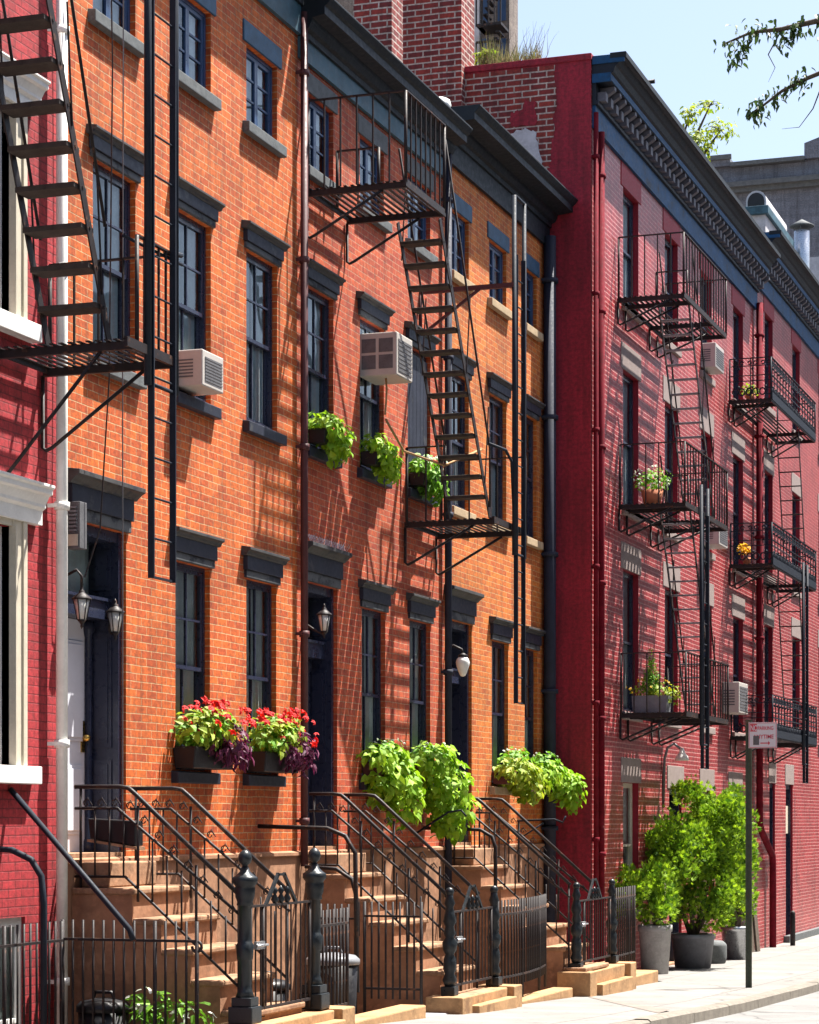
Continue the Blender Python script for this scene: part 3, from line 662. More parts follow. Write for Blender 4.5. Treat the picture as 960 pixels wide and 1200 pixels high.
# far tower left with its fire escape
th = thing('far_tower', (50, -7, -.4), 'tall tan brick tower far behind, its iron stairs against the sky', 'tower')
mb = MB(); mb.box(50, 50.68, -14, -6.294, -.9, 27); part('wall', mb, M['tanbrick'], th)
mb = MB(); mb.box(49.9, 49.995, -7.3, -6.97, 12, 27); part('grey_stair_bay', mb, M['plaster'], th)
for k in range(4):
    mb = MB(); z = 17.4 + k * 1.25; mb.box(49.96, 49.99, -6.93, -6.80, z, z + .9); part('window', mb, M['blueframe'], th)
    m2 = MB(); m2.box(49.94, 49.958, -6.55, -6.36, z, z + .85); part('window', m2, M['blueframe'], th)
    mb = MB(); mb.box(49.3, 49.9, -6.85, -6.28, z - .3, z - .24); mb.tube([(49.3, -6.85, z + .6), (49.3, -6.28, z + .6)], .03, 5)
    for j in range(5): mb.tube([(49.3, -6.85 + j * .14, z - .3), (49.3, -6.85 + j * .14, z + .6)], .02, 4)
    for j in range(9): mb.box(49.4, 49.8, -6.84 + j * .05, -6.74 + j * .05, z - .3 + j * .14, z - .27 + j * .14)
    part('stair_flight', mb, M['iron'], th)
# far institutional building at the street's end
th = thing('far_building', (75, -4, -.4), 'large grey brick building with a stone band closing the street', 'building')
mb = MB(); mb.box(75, 90, -30, 12, -.9, 23.25); mb.box(74.8, 90, -6.9, -6.2, 23.252, 23.5); part('wall', mb, M['greybrick'], th)
mb = MB(); mb.prism([(-3.8, 23.252), (3, 23.252), (3, 26.0), (-.4, 24.8), (-3.8, 23.75)], 74.8, 75.5); part('gable', mb, M['greybrick'], th)
mb = MB(); mb.box(74.75, 74.995, -30, 12, 22.35, 22.5); mb.box(74.6, 74.995, -30, 12, 22.5, 22.66); part('stone_band', mb, M['sill'], th)
mb = MB(); mb.box(74.7, 74.99, -6.19, -3.8, 23.2, 23.33); mb.box(74.7, 74.79, -6.95, -6.15, 23.45, 23.6); part('coping', mb, M['sill'], th)
mb = MB()
for a in range(-20, 10, 4): mb.box(74.93, 74.99, a, a + 1.6, 15.5, 18.5)
part('window_row', mb, M['room'], th)
# white stack with arched duct, and steel flue, on the far roofs
th = thing('roof_stack', (48.6, -.3, 12.7), 'whitewashed roof stack with a dark arched duct on top', 'chimney')
mb = MB(); mb.box(47.6, 50.6, -.66, -.10, 12.75, 14.45); part('shaft', mb, M['plaster'], th)
mb = MB(); mb.box(47.5, 50.7, -.72, -.03, 14.452, 14.62); part('cap', mb, M['frieze'], th, bevel=.01)
mb = MB()
pr = [(-.56, 14.622), (-.14, 14.622)] + [(-.35 + .21 * math.cos(a), 14.84 + .2 * math.sin(a)) for a in [k * math.pi / 8 for k in range(9)]]
mb.prism(pr, 47.9, 50.4, 't'); part('arched_duct', mb, M['plaster'], th)
mb = MB(); mb.prism([(-.35 + (q + .35) * .82, 14.624 + (h - 14.622) * .88) for q, h in pr], 47.88, 47.899, 't'); part('duct_mouth', mb, M['room'], th)
mb = MB(); mb.tube([(33.2, .64, 12.3), (33.2, .64, 12.75), (33.2, .90, 12.76)], .035, 6); solo('roof_stub', mb, M['iron'], (33.2, .64, 12.3), 'short dark pipe stub poking above the blue cornice', 'pipe')
th = thing('metal_flue', (51, .1, 12.7), 'shiny round steel flue with a conical cap on the far roof', 'flue')
mb = MB(); mb.lathe((51, .08, 12.75), [(.17, 0), (.17, 2.15), (.16, 2.16)], 18); part('pipe', mb, M['galv'], th)
mb = MB(); mb.lathe((51, .08, 15.0), [(.27, 0), (.27, .02), (.02, .16)], 18)
for a in range(4): mb.tube([(51 + .15 * math.cos(a * 1.57), .08 + .15 * math.sin(a * 1.57), 14.88), (51 + .18 * math.cos(a * 1.57), .08 + .18 * math.sin(a * 1.57), 15.01)], .012, 4)
part('cap', mb, M['sill'], th)
brickbox('parapet_stack', 53.2, 55.5, -.45, .15, 12.75, 14.85, 'plaster', 'low pale parapet block beneath the steel flue', 'parapet')
#ROOFEND
# ------------------------------------------------------------------ fire escapes
def railing(th, pts, h, mat='iron', spacing=.14, top=.82, r=.011, name='railing', mid=False, skip_ends=False):
    """top and bottom rails along pts (t,q) with balusters as sub-parts sharing one mesh"""
    mb = MB(); P3 = [(a, b, h + top) for a, b in pts]
    for a, b in zip(P3, P3[1:]): mb.bar(a, b, .035, .014)
    if mid:
        for a, b in zip(pts, pts[1:]): mb.bar((a[0], a[1], h + mid), (b[0], b[1], h + mid), .03, .012)
    rl = part(name, mb, M[mat], th)
    o0 = wloc(rl); b0 = MB(); b0.tube([(0, 0, 0), (0, 0, top)], r, 5); me = b0.mesh('baluster', M[mat])
    b1 = MB(); b1.tube([(0, 0, -.02), (0, 0, top)], r * 1.6, 6); me1 = b1.mesh('corner_post', M[mat])
    for k, (a, b) in enumerate(zip(pts, pts[1:])):
        L = math.dist(a, b); n = max(1, round(L / spacing))
        for i in range(n + (k == len(pts) - 2)):
            f = i / n; c = link('corner_post' if i in (0, n) else 'baluster', me1 if i in (0, n) else me, rl)
            c.location = P(a[0] + (b[0] - a[0]) * f, a[1] + (b[1] - a[1]) * f, h) - o0
    return rl
def slats(th, t0, t1, q0, q1, h, hole=None, mat='iron', beams=None, sp=.074, sw=.034):
    """floor of flat bars running along the street on cross beams"""
    mb = MB(); q = q0
    while q < q1 - .02:
        if hole and hole[2] < q + sw / 2 < hole[3]:
            mb.box(t0, hole[0], q, q + sw, h - .008, h); mb.box(hole[1], t1, q, q + sw, h - .008, h)
        else: mb.box(t0, t1, q, q + sw, h - .008, h)
        q += sp
    fl = part('platform_floor', mb, M[mat], th)
    mb = MB()
    for b in (beams or (t0 + .04, t1 - .04)):
        mb.box(b - .02, b + .02, q0 - .03, (hole[2] if hole and hole[0] < b < hole[1] else q1), h - .07, h - .01)
    mb.box(t0, t1, q1 - .02, q1 + .01, h - .06, h + .012); mb.box(t0, t1, q0 - .01, q0 + .01, h - .05, h - .0085)
    part('platform_beam', mb, M[mat], th)
def bracket(th, t, q0, h, ln, drop=.55, mat='iron', n=1):
    mb = MB()
    for k in range(n):
        tt = t + k * .07
        mb.tube([(tt, q0 + .02, h - .06), (tt, q0 + .02, h - drop), (tt, q0 + .05, h - drop - .02), (tt, q0 + .10, h - drop), (tt, q0 + ln * .82, h - .07)], .016, 6)
    part('bracket', mb, M[mat], th)
def stair(th, ta, ha, tb, hb, q0, q1, n, mat='iron', tmat='tread', dep=.17, th_=.035, rail=True, side=1):
    mb = MB()
    for q in (q0, q1): mb.bar((ta, q, ha), (tb, q, hb), .012, .075)
    for k in range(1, n + 1):
        f = k / (n + 1)
        for q in (q0, q1): mb.tube([(ta + (tb - ta) * f, q - .012, ha + (hb - ha) * f), (ta + (tb - ta) * f, q + .012, ha + (hb - ha) * f)], .012, 5)
    st = part('stair', mb, M[mat], th)
    b = MB(); b.box(-dep / 2, dep / 2, q0 + .012, q1 - .012, -th_ / 2, th_ / 2); me = b.mesh('tread', M[tmat])
    o0 = wloc(st)
    for k in range(1, n + 1):
        f = k / (n + 1); c = link('tread', me, st); c.location = P(ta + (tb - ta) * f, 0, ha + (hb - ha) * f) - o0
        if k == 1: bev(c, .006)
        else:
            bev(c, .006)
    if rail:
        s = 1 if tb > ta else -1
        for q, nm in ((q1 + .02, 1), (q0 - .02, 0)):
            mb = MB(); mb.tube([(ta + s * .12, q, ha + .85), (tb - s * .1, q, hb + .80), (tb - s * .06, q, hb + .74), (tb - s * .06, q, hb + .10)] if nm else [(ta + s * .1, q, ha + .8), (tb - s * .1, q, hb + .8)], .012, 6)
            for f in (.12, .5, .88):
                x, z = ta + (tb - ta) * f, ha + (hb - ha) * f
                mb.tube([(x, q - .01, z), (x + s * .10, q, z + .85)], .008, 5)
            part('stair_handrail', mb, M[mat], th)
def drop_ladder(th, t0, t1, q, gtop, gbot, ltop, lbot, mat='iron_b', topbar=False, gr=.026):
    mb = MB()
    for t in (t0, t1): mb.tube([(t, q, gbot), (t, q, gtop)], gr, 8)
    for z in ((gtop,) if topbar else ()) : mb.tube([(t0, q, z), (t1, q, z)], gr * .8, 6)
    mb.tube([(t0, q, gbot + .02), (t1, q, gbot + .02)], .016, 6)
    gd = part('ladder_guide', mb, M[mat], th)
    mb = MB(); a, b = t0 + .055, t1 - .045
    for t in (a, b): mb.box(t - .008, t + .008, q - .022, q + .028, lbot, ltop)
    mb.bar((a, q, lbot + .01), (b, q, lbot + .01), .02, .016)
    ld = part('drop_ladder', mb, M[mat], th)
    r = MB(); r.tube([(a, q, 0), (b, q, 0)], .009, 6, cap=False); me = r.mesh('rung', M[mat], (0, 0, 0)); o0 = wloc(ld)
    z = lbot + .3
    while z < ltop - .1: c = link('rung', me, ld); c.location = Vector((0, 0, z)) - o0; z += .3

# 1: on the red house, left edge
fe = thing('fire_escape', (15.6, 0, 5.5), 'largest nearest black fire escape, wooden treads climbing over the red house at the left edge', 'fire escape', 'iron fire escapes')
slats(fe, 15.28, 16.16, .06, 1.13, 5.5, beams=(15.36, 16.10)); bracket(fe, 15.36, 0, 5.5, 1.08, .95); bracket(fe, 16.10, 0, 5.5, 1.08, .62)
railing(fe, [(15.52, 1.10), (16.14, 1.10)], 5.5, spacing=.13, top=.80); railing(fe, [(16.14, 1.10), (16.14, .06)], 5.5, spacing=.2, top=.80, name='end_railing')
stair(fe, 15.52, 5.5, 14.28, 8.4, .38, .88, 10, dep=.20, th_=.042)
slats(fe, 13.0, 14.35, .06, 1.1, 8.4, beams=(13.05, 14.3)); bracket(fe, 14.3, 0, 8.4, 1.0, .6)
railing(fe, [(13.0, .06), (13.0, 1.09), (14.3, 1.09)], 8.4, spacing=.14)
drop_ladder(fe, 15.64, 16.12, 1.13, 10.2, 5.22, 9.9, 3.80, gr=.028)
mb = MB(); mb.tube([(16.05, 1.08, 6.30), (16.30, 1.1, 6.33)], .02, 6); mb.tube([(15.5, 1.0, 6.3), (16.27, 1.12, 6.25)], .014, 6)
part('tie_rod', mb, M['iron_b'], fe)
# 2: salmon and amber houses
fe = thing('fire_escape', (23.5, 0, 5.35), 'black fire escape crossing from the salmon house to the amber house', 'fire escape', 'iron fire escapes')
slats(fe, 21.62, 22.88, .05, 1.07, 8.30, beams=(21.66, 22.80)); bracket(fe, 21.66, 0, 8.3, 1.0, .46); bracket(fe, 22.80, 0, 8.3, 1.0, .46)
railing(fe, [(21.64, .04), (21.64, 1.07), (22.86, 1.07)], 8.3, spacing=.16, top=.88); railing(fe, [(22.3, .1), (22.3, .55)], 8.3, spacing=.22, top=.55, name='guard')
stair(fe, 22.86, 8.22, 24.62, 5.36, .56, 1.02, 13)
slats(fe, 24.60, 25.88, .05, 1.07, 5.35, beams=(24.64, 25.76)); bracket(fe, 24.66, 0, 5.35, 1.0, .46); bracket(fe, 25.76, 0, 5.35, 1.0, .46)
railing(fe, [(25.86, 1.07), (25.86, .05)], 5.35, spacing=.3, top=.85, name='end_railing'); railing(fe, [(24.62, .05), (24.62, .5)], 5.35, spacing=.22, top=.82, name='guard')
mb = MB(); mb.box(25.2, 25.25, .0, 1.12, 8.02, 8.07); mb.bar((25.22, .02, 7.55), (25.22, .72, 8.03), .03, .03); mb.tube([(25.22, .01, 8.05), (25.22, .01, 7.5)], .02, 6); part('ladder_arm', mb, M['brownpipe'], fe)
drop_ladder(fe, 25.24, 25.64, 1.12, 9.06, 5.0, 8.4, 3.33, topbar=True, gr=.026)
mb = MB(); mb.tube([(24.5, 1.04, 6.15), (25.0, 1.09, 6.15), (25.2, 1.1, 6.05), (25.3, 1.1, 5.4)], .018, 7); part('handhold', mb, M['iron_b'], fe)
# 3: tall red building, plain
def red_escape(t0, lvls, label, ornate=False, L=3.0, ow=.97):
    q0 = RQ + .04; q1 = RQ + ow; mat = 'iron'
    fe = thing('fire_escape', (t0, RQ, lvls[-1]), label, 'fire escape', 'iron fire escapes')
    for i, h in enumerate(lvls):
        tt = t0 + .07 * i
        hole = (tt + .62, tt + L - 1.05, q0 + .40, q1 - .06) if i < len(lvls) - 1 or True else None
        if i == len(lvls) - 1: hole = None
        slats(fe, tt, tt + L, q0, q1, h, hole, mat, beams=(tt + .04, tt + .5, tt + L - 1.0, tt + L - .06))
        for b in (tt + .04, tt + .5, tt + L - 1.0, tt + L - .5): bracket(fe, b, RQ, h, ow, .36, mat, 1)
        if not ornate:
            railing(fe, [(tt, q0), (tt, q1), (tt + L, q1), (tt + L, q0)], h, mat, .19, .84, .010)
            railing(fe, [(tt + .6, q0 + .4), (tt + .6, q1 - .08)], h, mat, .5, .45, .008, 'guard')
        else:
            rl = railing(fe, [(tt, q0), (tt, q1), (tt + L, q1), (tt + L, q0)], h, 'iron_b', .30, .70, .010, mid=.40)
            o0 = wloc(rl); sc = MB()
            sc.tube([(0, .03 * math.cos(a) + .05, .62 + .03 * math.sin(a)) for a in [k * .7 for k in range(9)]], .013, 4)
            sc.tube([(0, -.03 * math.cos(a) - .05, .62 + .03 * math.sin(a)) for a in [k * .7 for k in range(9)]], .013, 4)
            sc.tube([(0, .05 + .05 * math.cos(a), .12 + .06 * math.sin(a)) for a in [k * .7 for k in range(10)]], .016, 4)
            sc.tube([(0, -.06 + .05 * math.cos(a), .12 + .06 * math.sin(a)) for a in [k * .7 for k in range(10)]], .016, 4)
            sc.lathe((0, 0, .52), [(.0, -.03), (.025, 0), (.0, .03)], 8); sc.lathe((0, 0, .2), [(.0, -.03), (.03, 0), (.0, .03)], 8)
            me = sc.mesh('scroll', M['iron_b'])
            for j in range(int(ow / .24)):
                c = link('scroll', me, rl); c.location = P(tt, q0 + .16 + j * .235, h) - o0
            for j in range(int(L / .27)):
                c = link('scroll', me, rl); c.location = P(tt + .2 + j * .27, q1, h) - o0; c.rotation_euler.z = math.pi / 2
            mb = MB(); 
            for z in (.30, .56): mb.box(tt + .02, tt + L - .02, q1 - .006, q1 + .006, h + z, h + z + .02); mb.box(tt - .006, tt + .006, q0, q1, h + z, h + z + .015)
            mb.box(tt + .02, tt + L - .02, q1 + .012, q1 + .02, h - .03, h + .10); part('band', mb, M['iron_b'], fe)
        if i < len(lvls) - 1:
            h2 = lvls[i + 1]
            if not ornate: stair(fe, tt + .66, h - .02, tt + 2.45, h2 + .02, q1 - .50, q1 - .07, 14, mat, 'lidtread', .11, .02, True)
            else: stair(fe, tt + L - 1.5, h - .02, tt + L - .55, h2 + .02, q1 - .47, q1 - .07, 10, mat, 'iron', .05, .02, False)
    a = t0 + (1.0 if not ornate else 3.1)
    drop_ladder(fe, a, a + .45, q1 + .04, lvls[-1] + 3.3, lvls[-1] - .45, lvls[-1] + 2.9, lvls[-1] - .78, gr=.026)
    return fe
M['lidtread'] = plain('worn_steel_tread', (.22, .21, .24), .45, metal=.3, var=.5, scale=7)
red_escape(32.0, (9.38, 6.47, 3.53), 'black fire escape with plain bars and potted plants on the tall red building')
red_escape(40.0, (9.30, 6.46, 3.48), 'farthest fire escape with ornate scrolled railings, at the right edge', True, 4.7, .76)

# ------------------------------------------------------------------ stoops
def stoop(t0, t1, lab, qb=.42, gq=1.42, htop=1.47, hb=.30, grp='brownstone stoops', nsteps=5):
    th = thing('stoop', ((t0 + t1) / 2, .8, hb), lab, 'stoop', grp)
    rs = .235; tr = .25
    mb = MB(); prof = [(.022, -.9), (.022, htop - .05), (qb, htop - .05)]
    q = qb; h = htop - .05
    for k in range(nsteps):
        h -= rs; prof += [(q, h), (q + tr, h)]; q += tr
    prof += [(q, -.9)]
    mb.prism(prof, t0, t1); part('stair_block', mb, M['brown'], th)
    q = qb; h = htop
    for k in range(nsteps + 1):
        a = .022 if k == 0 else q - tr + .004
        mb = MB(); mb.box(t0 - .015, t1 + .015, a, q + .03, h - .052 if k == 0 else h - .05, h); part('step', mb, M['brown_step'], th, bevel=.014)
        h -= rs; q += tr
    mb = MB(); mb.box(t0 + .1, t1 - .1, .024, .3, htop + .002, htop + .2); part('door_step', mb, M['brown_step'], th, bevel=.012)
    # iron railings: top handrail, lower rail, scrollwork between, balusters
    for t in (t0 + .04, t1 - .04):
        hr = htop + .80; qe = gq; he = hr - (qe - qb) * 1.0 * .94
        qc = qb - .05
        mb = MB()
        mb.tube([(t, .03, hr), (t, qc - .08, hr), (t, qc, hr - .012), (t, qc + .06, hr - .06), (t, qe, he)], .019, 8)
        d = .17
        mb.tube([(t, .03, hr - d), (t, qc - .10, hr - d), (t, qe, he - d + .02)], .013, 6)
        mb.tube([(t, .03, htop + .09), (t, qc - .03, htop + .09), (t, qe - .02, he - .70)], .012, 6)
        rl = part('railing', mb, M['iron'], th)
        b = .08; k = 0; o0 = wloc(rl)
        while b < qe - .05:
            top = hr - d if b < qc - .05 else hr - d - (b - qc + .07) * .93
            bot = htop + .09 if b < qc - .03 else htop + .09 - (b - qc + .03) * ((htop + .09 - he + .70) / (qe - qc))
            lo = bot - .0
            m2 = MB(); post = k % 4 == 0
            if post: lo = bot - .10
            m2.tube([(t, b, lo), (t, b, top + (.16 if post else 0))], .0125 if post else .0085, 6)
            part('corner_post' if post else 'baluster', m2, M['iron'], rl)
            # scroll
            zc = top + .085; r = .035; pts = []
            for a in range(11):
                an = a * .62; rr = r * (1 - a * .06); pts.append((t, b + .05 + rr * math.cos(an), zc - .045 + rr * math.sin(an)))
            m3 = MB(); m3.tube(pts, .0055, 4); m3.tube([(t, b + .03, zc - .06), (t, b + .06, zc + .0), (t, b + .10, zc - .06)], .005, 4)
            part('scroll', m3, M['iron'], rl)
            b += .125; k += 1
        m4 = MB(); m4.tube([(t, qe - .02, he), (t, qe - .02, he - 1.0), (t, qe + .0, he - 1.1), (t, qe + .05, he - 1.13), (t, qe + .09, he - 1.09)], .0125, 6); part('end_scroll_post', m4, M['iron'], rl)
    return th
stoop(16.58, 17.66, 'brownstone stoop of five steps leading to the pale grey door, closest to the camera', .55, 1.46, 1.47, .45)
stoop(21.66, 22.72, 'brownstone stoop with iron railings leading to the dark door of the salmon house', .42, 1.50, 1.47, .30)
stoop(26.22, 27.30, 'brownstone stoop with iron railings beside the maroon wall, farthest of the stoops', .42, 1.50, 1.47, .25)

# gate plinths, newels, gates
def newel_a(t, q, h, lab):
    th = thing('newel_post', (t, q, h), lab, 'newel post', 'cast iron newel posts')
    mb = MB(); mb.box(t - .10, t + .10, q - .10, q + .10, h, h + .13); mb.box(t - .082, t + .082, q - .082, q + .082, h + .13, h + .20); part('base', mb, M['post'], th, bevel=.008)
    pf = [(.078, .20), (.060, .25), (.052, .28), (.054, .30), (.054, .48), (.066, .49), (.070, .54), (.074, .60), (.058, .62), (.054, .64), (.054, .90), (.070, .905), (.064, .93), (.080, .97), (.084, 1.03), (.080, 1.05), (.104, 1.08), (.104, 1.115), (.080, 1.13), (.045, 1.16), (.028, 1.20)]
    mb = MB(); mb.lathe((t, q, h), pf, 8); part('shaft', mb, M['post'], th)
    pf = [(.02, 1.19), (.022, 1.21), (.045, 1.23), (.055, 1.265), (.045, 1.30), (.02, 1.325), (.0, 1.33)]
    mb = MB(); mb.lathe((t, q, h), pf, 12); part('finial', mb, M['post'], th)
def newel_b(t, q, h, H, lab):
    th = thing('newel_post', (t, q, h), lab, 'newel post', 'cast iron newel posts')
    mb = MB(); mb.box(t - .07, t + .07, q - .07, q + .07, h, h + .09); part('base', mb, M['post'], th, bevel=.006)
    pf = [(.05, .09)]; z = .10
    for k, (r, dz) in enumerate([(.06, .05), (.04, .06), (.055, .05), (.05, .09), (.035, .04), (.055, .04), (.062, .07), (.035, .05), (.05, .04), (.035, .06), (.055, .05), (.04, .08), (.03, .05), (.045, .04), (.03, .05)]):
        z += dz * (H - .15) / .82; pf.append((r * 1.22, z))
    pf.append((.035, z + .03)); mb = MB(); mb.lathe((t, q, h), pf, 12); part('shaft', mb, M['post'], th)
    mb = MB(); mb.lathe((t, q, h + z + .02), [(.02, 0), (.04, .02), (.045, .045), (.03, .075), (.0, .085)], 12); part('finial', mb, M['post'], th)
def gate(t0, t1, q, h, H, lab, arch=True):
    th = thing('garden_gate', ((t0 + t1) / 2, q, h), lab, 'gate', 'iron stoop gates')
    mb = MB(); mb.bar((t0, q, h + .08), (t1, q, h + .08), .022, .022); mb.bar((t0, q, h + H), (t1, q, h + H), .03, .018)
    for t in (t0 + .01, t1 - .01, t0 + .26): mb.tube([(t, q, h + .01), (t, q, h + H)], .015, 6)
    part('gate_frame', mb, M['iron'], th)
    n = round((t1 - t0) / .105); b = MB(); b.tube([(0, 0, .08), (0, 0, H)], .0075, 5); me = b.mesh('picket', M['iron'])
    for i in range(1, n): c = link('picket', me, th); c.location = P(t0 + (t1 - t0) * i / n, q, h) - wloc(th)
    if arch:
        m = (t0 + t1) / 2; mb = MB()
        mb.bar((m - .32, q, h + H), (m - .06, q, h + H + .24), .022, .03); mb.bar((m + .32, q, h + H), (m + .06, q, h + H + .24), .022, .03); mb.bar((m - .08, q, h + H + .235), (m + .08, q, h + H + .235), .022, .02)
        for sx in (-.13, 0, .13):
            mb.lathe((m + sx, q, h + H), [(.01, 0), (.035, .04), (.012, .08), (.03, .11), (.0, .15)], 8)
        part('gate_crest', mb, M['post'], th)
    mb = MB(); mb.box(t0 + .05, t0 + .22, q + .01, q + .035, h + H * .62, h + H * .62 + .06); mb.tube([(t0 + .04, q + .04, h + H * .62 + .03), (t0 + .24, q + .05, h + H * .62 + .03)], .01, 6); part('latch', mb, M['galv'], th)
def plinth(t0, t1, q0, q1, h0, h1, lab):
    th = thing('stone_plinth', ((t0 + t1) / 2, q1, h0), lab, 'stone plinth', 'gate plinths')
    mb = MB(); mb.box(t0, t0 + .32, q0, q1, -.9, h1); mb.box(t1 - .3, t1, q0, q1 + .02, -.9, h1); part('pier', mb, M['tan_stone'], th, bevel=.012)
    mb = MB(); mb.box(t0 + .322, t1 - .302, q0, q1 - .05, -.9, h1 - .012); part('threshold', mb, M['tan_stone'], th, bevel=.012)
    mb = MB(); mb.box(t0 + .35, t1 - .33, q1 - .048, q1 + .06, -.9, (h0 + h1) / 2 - .02); part('riser', mb, M['tan_stone'], th, bevel=.01)
plinth(16.28, 18.30, 1.38, 1.76, .32, .45, 'stone gate plinth at the bottom edge, in front of the nearest stoop')
plinth(21.32, 23.30, 1.38, 1.76, .14, .30, 'stone gate plinth in front of the middle stoop')
plinth(26.10, 28.30, 1.38, 1.78, -.03, .25, 'stone gate plinth beside the planters, farthest from the camera')
newel_a(16.46, 1.56, .45, 'tall black newel post with ball finial, nearest the camera'); newel_a(17.92, 1.56, .45, 'tall black newel post with ball finial, right of the nearest gate')
newel_b(21.56, 1.55, .30, 1.0, 'turned black newel post on the left of the middle gate'); newel_b(23.04, 1.55, .30, .98, 'turned black newel post on the right of the middle gate')
newel_b(26.34, 1.55, .25, .98, 'turned black newel post on the left of the farthest gate'); newel_b(28.04, 1.55, .25, .98, 'turned black newel post at the far end beside the grey planter')
gate(16.56, 17.82, 1.56, .46, .88, 'black picket gate with pointed crest between the two ball-topped posts')
gate(21.65, 22.95, 1.55, .31, .80, 'black picket gate with pointed crest between the middle pair of turned posts')
gate(26.43, 27.95, 1.55, .26, .80, 'black picket gate with pointed crest between the farthest pair of turned posts')

# fences
def fence(pts, rail_h, tip, bot, lab, sp=.105, brail=None, curl=False, mat='iron', dec=True):
    th = thing('iron_fence', (pts[0][0], pts[0][1], bot), lab, 'fence', 'black iron picket fences')
    mb = MB()
    for a, b in zip(pts, pts[1:]):
        mb.bar((a[0], a[1], rail_h), (b[0], b[1], rail_h), .035, .02)
        mb.bar((a[0], a[1], brail or bot + .12), (b[0], b[1], brail or bot + .12), .02, .022)
    if curl:
        e = pts[-1]; mb.tube([(e[0], e[1] + .04 * math.sin(a), rail_h - .04 + .04 * math.cos(a)) for a in [k * .6 for k in range(9)]], .013, 6)
    part('rail', mb, M[mat], th)
    L = [0]
    for a, b in zip(pts, pts[1:]): L.append(L[-1] + math.dist(a, b))
    n = max(2, round(L[-1] / sp)); b0 = MB(); b0.tube([(0, 0, bot), (0, 0, tip)], .011, 6); me = b0.mesh('picket', M[mat])
    b1 = MB(); b1.tube([(0, 0, bot - .15), (0, 0, tip + .0)], .017, 6); me1 = b1.mesh('post', M[mat])
    for i in range(n + 1):
        d = L[-1] * i / n; k = max(j for j in range(len(L) - 1) if L[j] <= d + 1e-6); f = (d - L[k]) / (L[k + 1] - L[k])
        x = pts[k][0] + (pts[k + 1][0] - pts[k][0]) * f; y = pts[k][1] + (pts[k + 1][1] - pts[k][1]) * f
        po = i in (0, n) or i % 9 == 0
        c = link('post' if po else 'picket', me1 if po else me, th); c.location = P(x, y, 0) - wloc(th)
    return th
fence([(16.12, .18), (16.12, 1.31)], 1.09, 1.24, .22, 'black picket fence with curled end in front of the nearest stoop', .088, .36, True)
fence([(14.3, .18), (16.10, .18)], 1.08, 1.23, .22, 'black picket fence at the bottom left corner along the red house', .10, .36)
fence([(18.05, 1.52), (18.9, 1.48)], 1.12, 1.25, .30, 'short run of black picket fence right of the ball-topped posts', .10)
fence([(21.2, .80), (21.2, 1.38)], 1.08, 1.22, .28, 'flat black fence panel just left of the middle stoop', .075, .38)
fence([(21.0, .42), (21.0, .78)], 1.06, 1.20, .30, 'narrow black gate panel left of the fence panel by the bins', .075, .42)
fence([(23.14, 1.53), (23.7, 1.56), (24.3, 1.55), (25.0, 1.48), (25.6, 1.38)], 1.02, 1.17, .26, 'curved black picket fence between the middle and farthest gates', .105, .36)
fence([(28.14, 1.5), (29.6, 1.46)], 1.02, 1.16, .20, 'black picket fence right of the farthest gate behind the grey planter', .12, .30)
def bent_rail(pts, r, mat, lab, nm='bent_handrail'):
    th = thing(nm, pts[-1], lab, 'handrail'); mb = MB(); mb.tube(pts, r, 8); part('tube', mb, M[mat], th); return th
bent_rail([(15.6, .01, 2.24), (15.6, 1.0, 1.20), (15.6, 1.03, 1.12)], .022, 'iron_b', 'straight sloping black handrail in front of the red house')
bent_rail([(15.02, .1, 1.80), (15.02, .34, 1.79), (15.02, .50, 1.72), (15.02, .58, 1.60), (15.02, .60, 1.40), (15.02, .60, .2)], .024, 'iron_b', 'arched black pipe handrail at the left edge above the basement window')
bent_rail([(20.4, .02, 1.95), (20.4, .72, 1.93), (20.4, .90, 1.86), (20.4, 1.0, 1.70), (20.4, 1.02, .4)], .022, 'iron', 'tall arched black pipe rail behind the newel posts')
bent_rail([(20.9, .3, 1.56), (20.9, .62, 1.54), (20.9, .78, 1.44), (20.9, .84, 1.22), (20.9, .84, .9)], .02, 'iron', 'lower arched black pipe rail beside the middle stoop')
bent_rail([(25.3, .02, 1.92), (25.3, .70, 1.90), (25.3, .84, 1.82), (25.3, .88, 1.70), (25.3, .88, .6)], .022, 'iron', 'arched black pipe rail between the middle and farthest stoops')
mb = MB(); mb.prism([(20.5, -.7), (21.5, -.7), (21.5, .16), (20.5, .12)], 1.0, 1.62, 'q'); solo('slate_block', mb, M['greypot'], (21, 1.3, 0), 'dark stone slab at the sidewalk edge under the fence panel', 'stone slab', bevel=.02)
mb = MB(); mb.box(23.4, 26.0, 1.36, 1.60, -.9, .08); o = solo('stone_edging', mb, M['tan_stone'], (24.6, 1.6, 0), 'low tan stone edging below the curved picket fence', 'edging', bevel=.015)
mb = MB(); mb.box(28.4, 30.3, 1.30, 1.62, -.9, .02); solo('stone_edging', mb, M['tan_stone'], (29, 1.5, 0), 'low tan stone edging beside the grey planter', 'edging', bevel=.015)
mb = MB(); mb.box(18.35, 20.4, 1.44, 1.70, -.9, .30); solo('stone_edging', mb, M['tan_stone'], (19, 1.5, 0), 'low stone edging right of the nearest gate', 'edging', bevel=.015)

